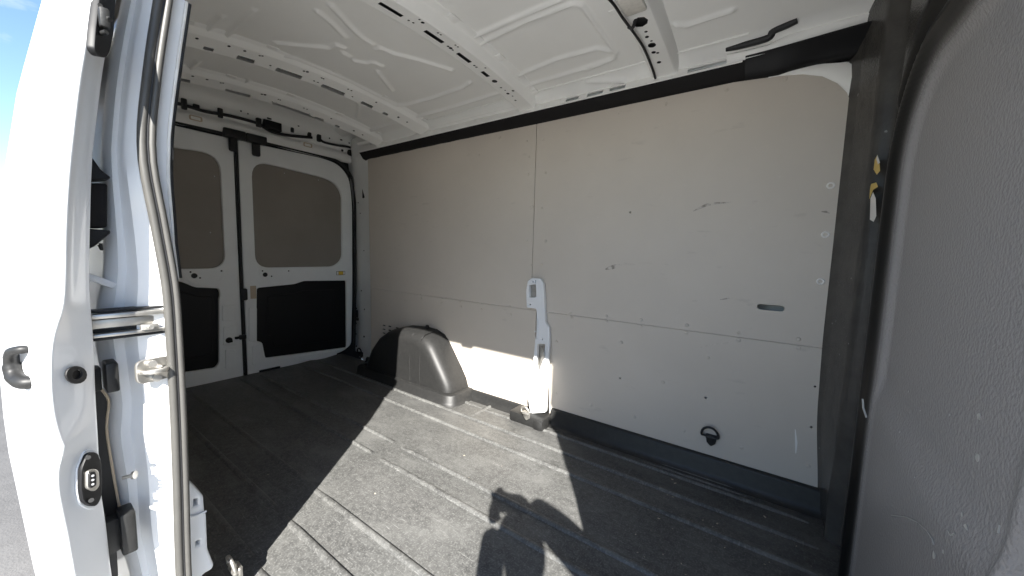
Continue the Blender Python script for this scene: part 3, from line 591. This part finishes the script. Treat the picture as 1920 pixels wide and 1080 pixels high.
# far rear pillar (faces the load space), with its holes
ptop = 1.96
prow = []
for k in range(24):
    z = lerp(-.02, ptop, k/23); t = sstep(1.35, 1.9, z)
    prow.append([(XR-.085, 2.045-.05*t, z), (XR-.01, 2.02-.05*t, z), (XR+.03, 2.012-.05*t, z), (XR+.06, 2.00-.06*t, z), (-3.16, 1.965-.05*t, z), (-3.13, 1.945-.05*t, z), (-3.0, 1.918-.04*t, z), (-2.90, 1.90-.035*t, z), (-2.84, 1.878-.03*t, z), (-2.80, W+.012, z)])
rpil = part('rear_pillar', loft(prow), M['rearwhite'], van, 'white far rear pillar beside the rear door')
def pil_on(px, py): return on(px, py, (-3.0, 1.918, 0), Vector((.20, -1, 0)))
nP = Vector((.20, -1, 0)).normalized(); UP = Vector((1, .20, 0)).normalized()
for q, r_ in (((685, 425), .012), ((683, 470), .005), ((686, 475), .005), ((672, 380), .005), ((678, 545), .006), ((690, 595), .011), ((684, 580), .007), ((669, 578), .007), ((668, 606), .006), ((668, 626), .006), ((683, 631), .008), ((669, 649), .007), ((676, 400), .004), ((688, 505), .004)):
    part('pillar_hole', plate(circ(0, 0, r_, 10), [], .002, (pil_on(*q)+nP*.004, UP, (0, 0, 1))), M['rubber'], rpil)
part('pillar_catch', join(box(pil_on(670, 588)+nP*.006, (.03, .012, .07), .004), box(pil_on(671, 598)+nP*.008, (.04, .012, .025), .004)), M['rubber'], rpil)
part('pillar_bump_stop', box(pil_on(685, 361)+nP*.006, (.055, .02, .10), .006), M['rubber'], rpil)

# ------------------------------------------------------------------ bulkhead
def sd_round(y, z):                       # distance to the outline of the grained panel (open downwards)
    cy_, cz_, hy, hz, r_ = .50, .20, .930, 1.28, .26
    qy, qz = abs(y-cy_)-hy+r_, abs(z-cz_)-hz+r_
    return math.hypot(max(qy, 0), max(qz, 0))+min(max(qy, qz), 0)-r_
def bulk_x(y, z):
    yv = y-.02*sstep(.75, .35, z)
    fl = interp([(1.49, .255), (1.53, .272), (1.60, .285), (1.645, .27), (1.662, .228), (1.675, .222), (1.80, .19), (1.87, .165)], yv)
    d = sd_round(y, z)
    up_ = sstep(.60, .70, z+.10*(1.42-y)) if y > 1.05 else sstep(.60, .70, z+.037)
    x = .248
    x += (.006+.014*up_)*(1-sstep(-.055, -.005, d))               # recess, deeper in the upper part
    x -= .018*math.exp(-((d-.022)/.022)**2)                       # raised bead round it
    x += .026*math.exp(-((d-.095)/.034)**2)                       # trough outside the bead
    x -= .006*math.exp(-((d-.15)/.02)**2)
    x = lerp(x, fl, sstep(1.50, 1.56, y))
    if y > 1.6: x += .03*sstep(.45, .0, z)*sstep(1.6, 1.85, y)-.014*sstep(.35, .1, z)*math.exp(-((y-1.68)/.05)**2)
    x -= .012*math.exp(-((y-.70)/.02)**2)*sstep(.9, .6, z)        # second upright bead low down
    return x
ny_, nz_ = 300, 190
brow = [[(bulk_x(lerp(.20, 1.975, i/ny_), lerp(-.03, 1.98, j/nz_)), lerp(.20, 1.975, i/ny_), lerp(-.03, 1.98, j/nz_)) for j in range(nz_+1)] for i in range(ny_+1)]
bulk = part('bulkhead', loft(brow), M['bulk'], van, 'grained black plastic bulkhead with a rounded recess')
at = bulk.data.attributes.new('panel_edge', 'FLOAT', 'POINT'); at2 = bulk.data.attributes.new('smooth_trim', 'FLOAT', 'POINT')
for v_ in bulk.data.vertices:
    d_ = sd_round(v_.co.y, v_.co.z); at.data[v_.index].value = 1-sstep(-.035, -.005, d_)
    at2.data[v_.index].value = sstep(-.03, .0, d_)*(1-sstep(.165, .20, d_))*(1-sstep(1.655, 1.672, v_.co.y))
def chip(pts, m, x=.232):
    q = [onx(*p, x) for p in pts]; c = sum(q, Vector())/len(q)
    part('scuff', mesh([tuple(c+Vector((-.002, 0, 0)))]+[tuple(p) for p in q], [(0, i+1, (i+1) % len(q)+1) for i in range(len(q))]), m, bulk)
def on_bulk(px, py):
    d = ray(px, py); t = .25
    while t < 3:
        p = CAM+d*t
        if p.x > bulk_x(p.y, p.z)-.0012: return p
        t += .002
    return p
def mark(pts, r_, m='chip'): part('scuff', tube([on_bulk(*p) for p in pts], r_, 5), M[m], bulk)
mark([(1671, 966), (1700, 970), (1722, 980), (1738, 995), (1748, 1010), (1751, 1022)], .0011, 'moulded_pale')
mark([(1618, 748), (1619, 765), (1625, 783)], .003, 'moulded_pale'); mark([(1778, 995), (1783, 1004), (1790, 1000)], .0012, 'moulded_pale'); mark([(1875, 985), (1872, 1000)], .0012, 'moulded_pale')
for q, r_ in (((1703, 734), .003), ((1781, 778), .002), ((1832, 860), .007), ((1835, 780), .005), ((1750, 1040), .006), ((1810, 990), .006), ((1803, 965), .004), ((1687, 810), .002), ((1715, 895), .002), ((1768, 1034), .003), ((1725, 770), .0015)):
    c_ = on_bulk(*q); part('scuff', plate(rnd([(r_*random.uniform(.6, 1.3)*math.cos(a), r_*random.uniform(.6, 1.5)*math.sin(a)) for a in [k*1.0472 for k in range(6)]], r_*.3, 2), [], .0006, (c_, (0, -1, 0), (0, 0, 1))), M['moulded_pale'], bulk)
chip([(1638, 318), (1640, 300), (1645, 290), (1649, 303), (1650, 320), (1644, 328)], M['ochre'])
chip([(1643, 298), (1645, 290), (1650, 305), (1646, 308)], M['chip'], .231)
chip([(1627, 360), (1630, 346), (1643, 342), (1646, 350), (1637, 356), (1630, 374)], M['ochre'])
chip([(1632, 372), (1637, 360), (1642, 372), (1643, 405), (1638, 416), (1631, 412)], M['chip'])

# ------------------------------------------------------------------ near side: rear pillar of the door opening, seal, body side
S_TAB = [(-.45, .235), (-.1, .222), (.184, .221), (.446, .227), (.612, .230), (.773, .231), (.898, .230), (1.037, .2185), (1.20, .2055), (1.36, .222), (1.529, .248), (1.70, .275), (1.90, .31)]
A_TAB = [(-.45, .19), (-.1, .165), (.205, .141), (.327, .126), (.45, .124), (.562, .117), (.634, .125), (.783, .117), (.842, .120), (.946, .138), (1.176, .146), (1.267, .155), (1.371, .168), (1.526, .196), (1.72, .235), (1.90, .29)]
prow = []
for k in range(70):
    z = lerp(-.42, 1.86, k/69); s = smooth_interp(S_TAB, z); a = smooth_interp(A_TAB, z); e = interp([(.90, .012), (1.0, .016), (1.2, .034), (1.4, .036), (1.8, .034)], z)
    prow.append([(-1.30, a+.012, z), (-1.215, a, z), (-1.200, a+.004, z), (-1.184, lerp(a, s, .18), z), (-1.180, lerp(a, s, .21), z), (-1.183, lerp(a, s, .26), z), (-1.186, lerp(a, s, .36), z), (-1.172, lerp(a, s, .43), z), (-1.150, lerp(a, s, .50), z), (-1.138, lerp(a, s, .85), z), (-1.134, s-.002, z), (-1.133, s+.012, z), (-1.136, s+e, z), (-1.15, s+e+.004, z), (-1.20, s+e+.008, z)])
pil = part('door_pillar', soft(loft(prow), 50), M['paint'], van, 'white rear pillar of the sliding door opening')
zs = [lerp(-.42, 1.86, k/60) for k in range(61)]
sl_ = part('door_seal', tube([(-1.122, smooth_interp(S_TAB, z)-.008, z) for z in zs], .0085, 10), M['seal'], van, 'bronze grey twin bead rubber seal on the door pillar')
part('seal_bead', tube([(-1.120, smooth_interp(S_TAB, z)+.0075, z) for z in zs], .0065, 10), M['seal'], sl_)
part('seal_groove', tube([(-1.122, smooth_interp(S_TAB, z)+.0005, z) for z in zs], .006, 8), M['rubber'], sl_)
zs2 = [lerp(.92, 1.55, k/80) for k in range(81)]
edge_e = lambda z: smooth_interp(S_TAB, z)+interp([(.90, .012), (1.0, .016), (1.2, .034), (1.4, .036), (1.8, .034)], z)
part('edge_strip', tube([(-1.139, edge_e(z)+.004, z) for z in zs2], .0035, 6), M['chip'], pil)
part('edge_strip', tube([(-1.143, edge_e(z)+.009, z) for z in zs2], .005, 6), M['rubber'], pil)
fs = lambda px, py: (onx(px, py, -1.19).y, onx(px, py, -1.19).z)
# inner foot of the pillar with square holes
ft = lambda px, py: (onx(px, py, -1.16).y, onx(px, py, -1.16).z)
FX = (Vector((-1.16, 0, 0)), Vector((0, 1, 0)), Vector((0, 0, 1)))
foot_o = [ft(*q) for q in ((330, 880), (352, 898), (382, 930), (384, 958), (387, 962), (390, 1030), (402, 1060), (398, 1068), (380, 1078), (376, 1110), (330, 1110))][::-1]
part('pillar_inner_foot', plate(rnd(foot_o, .006, 2), [rnd([ft(*q) for q in ((364, 937), (370, 935), (370, 947), (364, 949))][::-1], .001), rnd([ft(*q) for q in ((368, 1016), (374, 1013), (374, 1021), (368, 1024))][::-1], .001)], .05, FX, .006), M['paint'], pil)
part('foot_shade_block', box((-1.235, .235, .33), (.02, .06, .5), .002), M['rubber'], pil)  # black block painting the shade seen through the square foot holes
part('foot_seam', tube([onx(352, 970, -1.158), onx(370, 966, -1.157), onx(387, 958, -1.157)], .003, 6), M['paint'], pil)
part('gap_dark_plate', plate(rnd([fs(*q) for q in ((168, 724), (186, 728), (203, 752), (199, 800), (207, 860), (224, 958), (216, 976), (222, 1082), (180, 1082), (176, 860))][::-1], .004, 2), [], .006, (Vector((-1.19, 0, 0)), (0, 1, 0), (0, 0, 1)), .001), M['rubber'], pil)  # black plate painting the darkness of the gap between door and pillar
part('gap_plate_edge', tube([onx(*q, -1.188) for q in ((188, 728), (204, 752), (200, 800), (208, 860), (225, 958))], .0025, 6, sub=3), M['tan'], pil)
# centre track cut into the pillar
def trk(px, py): return onx(px, py, -1.142)
t0_, t1_ = trk(168, 612), trk(306, 612)
TR = part('door_track', box((-1.176, (t0_.y+t1_.y)/2+.001, t0_.z+.001), (.05, t1_.y-t0_.y, .046), .002), M['rubber'], van, 'open galvanised end of the sliding door track')
for dz, h, sx, m in ((.020, .010, .01, 'zinc'), (-.021, .008, .006, 'zinc'), (.002, .020, -.006, 'zinc'), (.030, .006, .0, 'rubber'), (-.029, .006, 0, 'rubber')):
    part('track_lip', box((-1.150+sx, (t0_.y+t1_.y)/2+.002, t0_.z+dz), (.028, t1_.y-t0_.y+.002, h), .003), M[m], TR)
part('track_stop', join(box(trk(278, 611)+Vector((.012, 0, 0)), (.012, .030, .013), .003), tube([trk(279, 611)+Vector((.015, 0, 0)), trk(279, 611)+Vector((.024, 0, 0))], .005, 10)), M['zinc'], TR)
# striker plate
sc_ = onx(287, 693, -1.131)
STR = part('striker_plate', plate(rnd(rect(-.030, -.027, .034, .027), .016, 4), [], .008, (sc_+Vector((.004, 0, 0)), (-.25, 1, 0), (0, 0, 1)), .002), M['zinc'], van, 'steel striker plate on the door pillar')
for u, v in ((-.002, .016), (.004, -.018)): part('bolt', tube([sc_+Vector((.003, u, v)), sc_+Vector((.014, u, v))], .008, 10), M['zinc'], STR)
part('striker_loop', tube([sc_+Vector((.002, -.02, .0)), sc_+Vector((.026, -.016, .002)), sc_+Vector((.028, .012, .002)), sc_+Vector((.004, .022, 0))], .0055, 8, sub=4), M['zinc'], STR)
part('guide_pin', join(tube([onx(230, 896, -1.15), onx(250, 891, -1.14)], .004, 8), tube([onx(249, 891, -1.141), onx(254, 890, -1.138)], .009, 10)), M['zinc'], van)
# outer body side behind the opening, lining of the near wall, sills
brow2 = []
for k in range(40):
    z = lerp(-.40, 1.93, k/39); a = smooth_interp(A_TAB, z); brow2.append([(x, a+.012+.014*sstep(-1.3, -2.2, x) if False else a+.012, z) for x in (-1.29, -1.7, -2.2, -2.8, -3.25, -3.36)])
part('body_side', loft(brow2), M['paint'], van, 'white outer body side behind the open sliding door')
part('wall_panel', box((-2.27, .219, .88), (2.0, .012, 1.72), .002), M['beige'], van, 'near side lining panel behind the door pillar')
part('door_sill', join(box((-.43, .245, -.03), (1.44, .075, .05), .01), box((-.43, .20, -.22), (1.44, .06, .36), .02)), M['paint'], van)
part('opening_rail', loft([[(x, .26, 1.86), (x, .255, 1.83), (x, .27, 1.80), (x, .285, 1.797), (x, .31, 1.80), (x, .33, 1.815), (x, .30, 1.86)] for x in (-1.2, -.7, -.2, .3)]), M['paint'], van)
part('front_pillar', soft(loft([[(x, y+max(0, (z-.9)*.12), z) for x, y in ((.30, .32), (.262, .30), (.255, .24), (.27, .18), (.31, .15), (.42, .145), (.9, .145))] for z in [lerp(-.42, 1.88, k/12) for k in range(13)]]), 40), M['paint'], van)
part('underbody', box((-1.5, 1.075, -.20), (3.7, 1.68, .30), .02), M['rubber'], van)
part('far_body_side', loft([[(x, 2.12-.05*sstep(1.2, 2.0, z), z) for x in (-3.38, -2, -.5, .9)] for z in (-.4, .2, .9, 1.4, 1.7, 2.06)]), M['paint'], van)

# ------------------------------------------------------------------ sliding door, slid open
E_TAB = [(-.40, .125), (-.25, .100), (0, .072), (.2, .055), (.362, .047), (.447, .043), (.492, .040), (.54, .038), (.58, .041), (.618, .049), (.64, .045), (.683, .041), (.738, .041), (.796, .045), (.834, .051), (.876, .062), (.915, .067), (1.026, .075), (1.121, .084), (1.217, .096), (1.29, .106), (1.363, .118), (1.438, .130), (1.60, .162), (1.78, .205)]
R_TAB = [(-.40, .15), (-.1, .115), (.301, .099), (.41, .097), (.499, .094), (.584, .096), (.695, .098), (.804, .101), (.91, .102), (1.055, .111), (1.167, .120), (1.26, .132), (1.338, .143), (1.401, .154), (1.438, .161), (1.6, .19), (1.78, .23)]
drow = []
for k in range(120):
    z = lerp(-.36, 1.76, k/119); e = smooth_interp(E_TAB, z); es = interp([(-.4, .12), (-.2, .095), (.1, .066), (.45, .046), (.8, .050), (1.03, .075), (1.217, .096), (1.438, .13), (1.78, .205)], z); r_ = smooth_interp(R_TAB, z)
    drow.append([(-2.36, es+.02, z), (-2.36, es-.052, z), (-2.2, es-.060, z), (-1.9, es-.062, z), (-1.6, es-.058, z), (-1.35, es-.048, z), (-1.2, es-.036, z), (-1.12, es-.022, z), (-1.075, min(e-.004, es-.008), z), (-1.058, e-.004, z), (-1.0515, e-.0015, z), (-1.0505, e+.002, z), (-1.054, e+.006, z),
                 (-1.075, lerp(e, r_, .5)-.001, z), (-1.097, r_-.003, z), (-1.1005, r_, z), (-1.103, r_+.003, z), (-1.115, r_+.003, z), (-1.13, r_-.01, z), (-1.6, r_-.03, z), (-2.36, es+.02, z)])
door = part('sliding_door', soft(loft(drow), 60), M['paint'], van, 'white sliding door slid back beside the opening')
def face(px, py, off=0.0):
    z = CAM.z
    for _ in range(6):
        e, r_ = smooth_interp(E_TAB, z), smooth_interp(R_TAB, z); n_ = Vector((r_-e, .05, 0)).normalized(); q = on(px, py, Vector((-1.052, e+.002, z))+n_*off, n_); z = q.z
    return q, n_
def facebox(pts, t, m, nm, par, off=0.0, r_=.006, holes=(), bev=.0015):
    c, n_ = face(*[sum(p[i] for p in pts)/len(pts) for i in (0, 1)], off); V = Vector((0, 0, 1)); U = V.cross(n_)
    loc = lambda p: ((on(p[0], p[1], c, n_)-c).dot(U), (on(p[0], p[1], c, n_)-c).dot(V))
    o2 = [loc(p) for p in pts]; ar = sum(a[0]*b[1]-b[0]*a[1] for a, b in zip(o2, o2[1:]+o2[:1]))
    if ar < 0: o2 = o2[::-1]
    return part(nm, plate(rnd(o2, r_, 4), [circ(*loc(h), hr, 12) for h, hr in holes], t, (c+n_*t, U, V), bev), M[m], par), c, n_, U
hz, c, n_, U = facebox([(172, -20), (203, -20), (201, 10), (198, 60), (190, 95), (183, 106), (170, 104), (160, 90), (163, 50)], .012, 'black', 'upper_roller_plate', door, .004, .008)
for q in ((188, 10), (176, 94)): part('bolt', tube([face(*q, .014)[0], face(*q, .020)[0]], .0035, 8), M['moulded'], hz)
part('roller_arm', join(box(face(195, 35, .022)[0], (.02, .014, .035), .004), tube([face(186, 64, .016)[0], face(200, 60, .03)[0]], .004, 8), tube([face(196, 30, .02)[0], face(207, 37, .035)[0]], .004, 8)), M['moulded'], hz)
hp_, c, n_, U = facebox([(120+20*(1+math.cos(a)), 703+17*math.sin(a)) for a in [2*math.pi*k/16 for k in range(16)]], .004, 'rubber', 'rubber_plug', door, .003, .001, [((141, 702), .009)], .001)
part('plug_core', plate(circ(0, 0, .010, 12), [], .002, (c+n_*.0005, U, (0, 0, 1))), M['black'], hp_)
pts_or = [(156, 852), (166, 847), (176, 850), (182, 866), (184, 905), (183, 932), (174, 950), (160, 949), (148, 940), (144, 915), (145, 880)]
co, c, n_, U = facebox([(lerp(163, x, 1.22), lerp(899, y, 1.12)) for x, y in pts_or], .003, 'paint', 'connector_surround', door, .001, .008)
cp, c, n_, U = facebox(pts_or, .008, 'black', 'connector_plate', door, .004, .008)
for q in ((165, 858), (171, 938)): part('bolt', tube([face(*q, .010)[0], face(*q, .016)[0]], .0042, 8), M['moulded'], cp)
facebox([(158, 884), (172, 878), (180, 884), (181, 912), (172, 922), (158, 916)], .006, 'zinc', 'contact_frame', cp, .012, .006)
facebox([(165, 887), (176, 883), (179, 890), (179, 910), (170, 916), (165, 912)], .002, 'rubber', 'contact_face', cp, .0185, .004)
for k in range(3): part('contact_pin', tube([face(174, 892+8*k, .019)[0], face(174, 892+8*k, .025)[0]], .0022, 8), M['zinc'], cp)
# door handle on the outer skin
hc = onz(34, 690, .80); hcx = Vector((-1.14, .034, .768))
HS = .78
hh = part('door_handle', tube([hcx+Vector(q)*HS for q in ((0, .0, .03), (0, -.018, .034), (-.02, -.034, .028), (-.05, -.036, .008), (-.055, -.036, -.02), (-.04, -.032, -.042), (-.01, -.02, -.05), (0, 0, -.05))], [.007, .008, .009, .010, .012, .013, .013, .012], 10, sub=4), M['moulded'], door, 'grey plastic outer pull handle')
part('lower_cladding', loft([[(x, y, z) for z, y in ((.02, .02), (-.05, .012), (-.22, .028), (-.34, .07))] for x in (-1.16, -1.6, -2.36)]), M['moulded'], door)
# black roller bracket between door and body
def br(px, py, x=-1.17): return onx(px, py, x)
FB = (Vector((-1.15, 0, 0)), Vector((0, 1, 0)), Vector((0, 0, 1)))
fb = lambda px, py: (onx(px, py, -1.15).y, onx(px, py, -1.15).z)
RB = part('roller_bracket', plate(rnd([fb(*q) for q in ((160, 282), (174, 296), (190, 318), (208, 332), (206, 336), (180, 338), (160, 340))][::-1], .002, 2), [], .05, FB, .004), M['black'], door, 'black roller bracket between door and body')
part('bracket_fin', plate(rnd([fb(*q) for q in ((160, 428), (185, 430), (207, 432), (208, 437), (190, 452), (178, 462), (160, 470))][::-1], .002, 2), [], .05, FB, .004), M['black'], RB)
part('bracket_roller', plate(rnd([fb(*q) for q in ((160, 342), (190, 342), (204, 344), (203, 426), (190, 428), (160, 427))][::-1], .004, 2), [], .04, (Vector((-1.16, 0, 0)), (0, 1, 0), (0, 0, 1)), .005), M['blackfelt'], RB)
part('bracket_cable', tube([onx(186, 460, -1.17), onx(190, 468, -1.165), onx(189, 456, -1.165)], .003, 6), M['rubber'], RB)
part('support_strut', box(onx(184, 525, -1.19), (.02, .055, .014), .003, Matrix.Rotation(R(-32), 3, 'X')), M['paint'], door)
for q0, q1, m in (((172, 684), (222, 730), 'black'), ((198, 970), (258, 1022), 'black')):
    a, b = onx(*q0, -1.14), onx(*q1, -1.14); a.z, b.z = max(a.z, b.z), min(a.z, b.z); md = (a+b)/2
    o = part('buffer', join(box(md+Vector((0, .008, .002)), (.05, abs(b.y-a.y)*.55, a.z-b.z), .004), box(md+Vector((-.01, -.018, -.001)), (.03, abs(b.y-a.y)*.7, (a.z-b.z)*.8), .003)), M['moulded'], door)

# ------------------------------------------------------------------ crumbs on the mat
cv, cf = [], []
for k in range(50):
    if k < 30:
        x, y = random.uniform(-.35, .18), random.uniform(1.1, 1.75)
    elif k < 42: x, y = random.uniform(-1.2, .15), random.uniform(.7, 1.75)
    else: x, y = random.uniform(-2.4, .1), random.uniform(.4, 1.72)
    s = random.choice((.0012, .0016, .002, .003)); a = random.uniform(0, 6.3); b0 = len(cv); l_ = random.uniform(1, 2.6)
    for du, dv, z in ((-l_, -1, .0004), (l_, -.7, .0004), (l_*.8, 1, .0004), (-l_*.7, .8, .0004), (0, 0, s*.8)):
        cv.append((x+s*(du*math.cos(a)-dv*math.sin(a)), y+s*(du*math.sin(a)+dv*math.cos(a)), z+.0002))
    cf += [(b0, b0+1, b0+4), (b0+1, b0+2, b0+4), (b0+2, b0+3, b0+4), (b0+3, b0, b0+4)]
M['crumb'] = mat('pale_crumbs', (0.42, 0.37, 0.29), 0.8)
part('crumbs', mesh(cv, cf), M['crumb'], kind='stuff')

# ------------------------------------------------------------------ the photographer, whose shadow falls on the mat
GZ = -.62
person = thing('person', 'person in dark clothing raising a phone whose shadow falls on the mat', 'person', (.36, -.28, GZ))
def skin_body(name, pts, edges, m, par, root=0, sub=1):
    me = bpy.data.meshes.new(name); me.from_pydata([p[:3] for p in pts], edges, [])
    o = bpy.data.objects.new(name, me); C.objects.link(o)
    md = o.modifiers.new('skin', 'SKIN'); md.use_smooth_shade = True
    for i, p in enumerate(pts): me.skin_vertices[0].data[i].radius = (p[3], p[3] if len(p) < 5 else p[4])
    for i in range(len(pts)): me.skin_vertices[0].data[i].use_root = (i == root)
    if sub: s_ = o.modifiers.new('sub', 'SUBSURF'); s_.levels = sub; s_.render_levels = sub
    m2 = bpy.data.meshes.new_from_object(o.evaluated_get(bpy.context.evaluated_depsgraph_get())); bpy.data.objects.remove(o)
    m2.materials.clear(); return part(name, m2, m, par)
bx, by = .36, -.28
pts = [(bx, by-.06, GZ+.92, .15), (bx, by-.05, GZ+1.10, .145), (bx, by-.02, GZ+1.28, .155), (bx, by, GZ+1.42, .12), (bx-.01, by+.01, GZ+1.58, .065),
       (bx-.20, by-.02, GZ+1.38, .062), (.15, -.24, .66, .055), (.05, -.075, .90, .046), (.03, -.045, .96, .036),
       (bx+.17, by, GZ+1.42, .075), (.53, -.13, 1.06, .075), (.36, -.075, 1.10, .075), (.22, -.05, 1.125, .055),
       (bx-.10, by-.06, GZ+.80, .095), (bx-.12, by-.03, GZ+.48, .065), (bx-.13, by-.07, GZ+.09, .045), (bx-.14, by+.09, GZ+.045, .04),
       (bx+.10, by-.06, GZ+.80, .095), (bx+.12, by-.03, GZ+.48, .065), (bx+.13, by-.07, GZ+.09, .045), (bx+.15, by+.09, GZ+.045, .04)]
skin_body('body', pts, [(0, 1), (1, 2), (2, 3), (3, 4), (3, 5), (5, 6), (6, 7), (7, 8), (3, 9), (9, 10), (10, 11), (11, 12), (0, 13), (13, 14), (14, 15), (15, 16), (0, 17), (17, 18), (18, 19), (19, 20)], M['cloth'], person)
HZ = GZ+.12; bx -= .03
hd = skin_body('head', [(bx-.005, by+.01, HZ+1.48, .05), (bx-.01, by+.03, HZ+1.56, .062, .07), (bx-.01, by+.035, HZ+1.64, .085, .095), (bx-.01, by+.02, HZ+1.72, .06, .075), (bx-.012, by+.12, HZ+1.625, .012), (bx+.07, by+.02, HZ+1.63, .012), (bx-.09, by+.02, HZ+1.63, .012)], [(0, 1), (1, 2), (2, 3), (2, 4), (2, 5), (2, 6)], M['skin'], person)
skin_body('hair', [(bx-.01, by-.02, HZ+1.62, .07, .07), (bx-.01, by+.0, HZ+1.71, .078, .085), (bx-.01, by+.01, HZ+1.76, .05, .06)], [(0, 1), (1, 2)], M['hair'], hd)
def hand(w0, dirn, side):
    w0 = Vector(w0); d = Vector(dirn).normalized(); sdir = Vector((side, 0, .15)).normalized()
    pts = [(*w0, .026), (*(w0+d*.045), .030, .016)]; ed = [(0, 1)]
    for k in range(4):
        b = w0+d*.075+Vector((0, 0, 1))*(.027-.018*k); i = len(pts)
        pts += [(*b, .010), (*(b+d*.035+sdir*.012), .009), (*(b+d*.042+sdir*.038), .008)]; ed += [(1, i), (i, i+1), (i+1, i+2)]
    i = len(pts); b = w0+d*.03+Vector((0, 0, -.03)); pts += [(*b, .011), (*(b+d*.03+sdir*.03), .009)]; ed += [(1, i), (i, i+1)]
    skin_body('hand', pts, ed, M['skin'], person)
hand((.03, -.045, .965), (-.02, .1, .5), 1)
hand((.21, -.048, 1.125), (-.6, .05, -.25), -1)
ph = part('phone', box((.085, -.016, 1.055), (.17, .009, .082), .003, Matrix.Rotation(R(-20), 3, 'Y')), M['black'])
ph['label'] = 'black phone held up sideways in front of the open van door'; ph['category'] = 'phone'
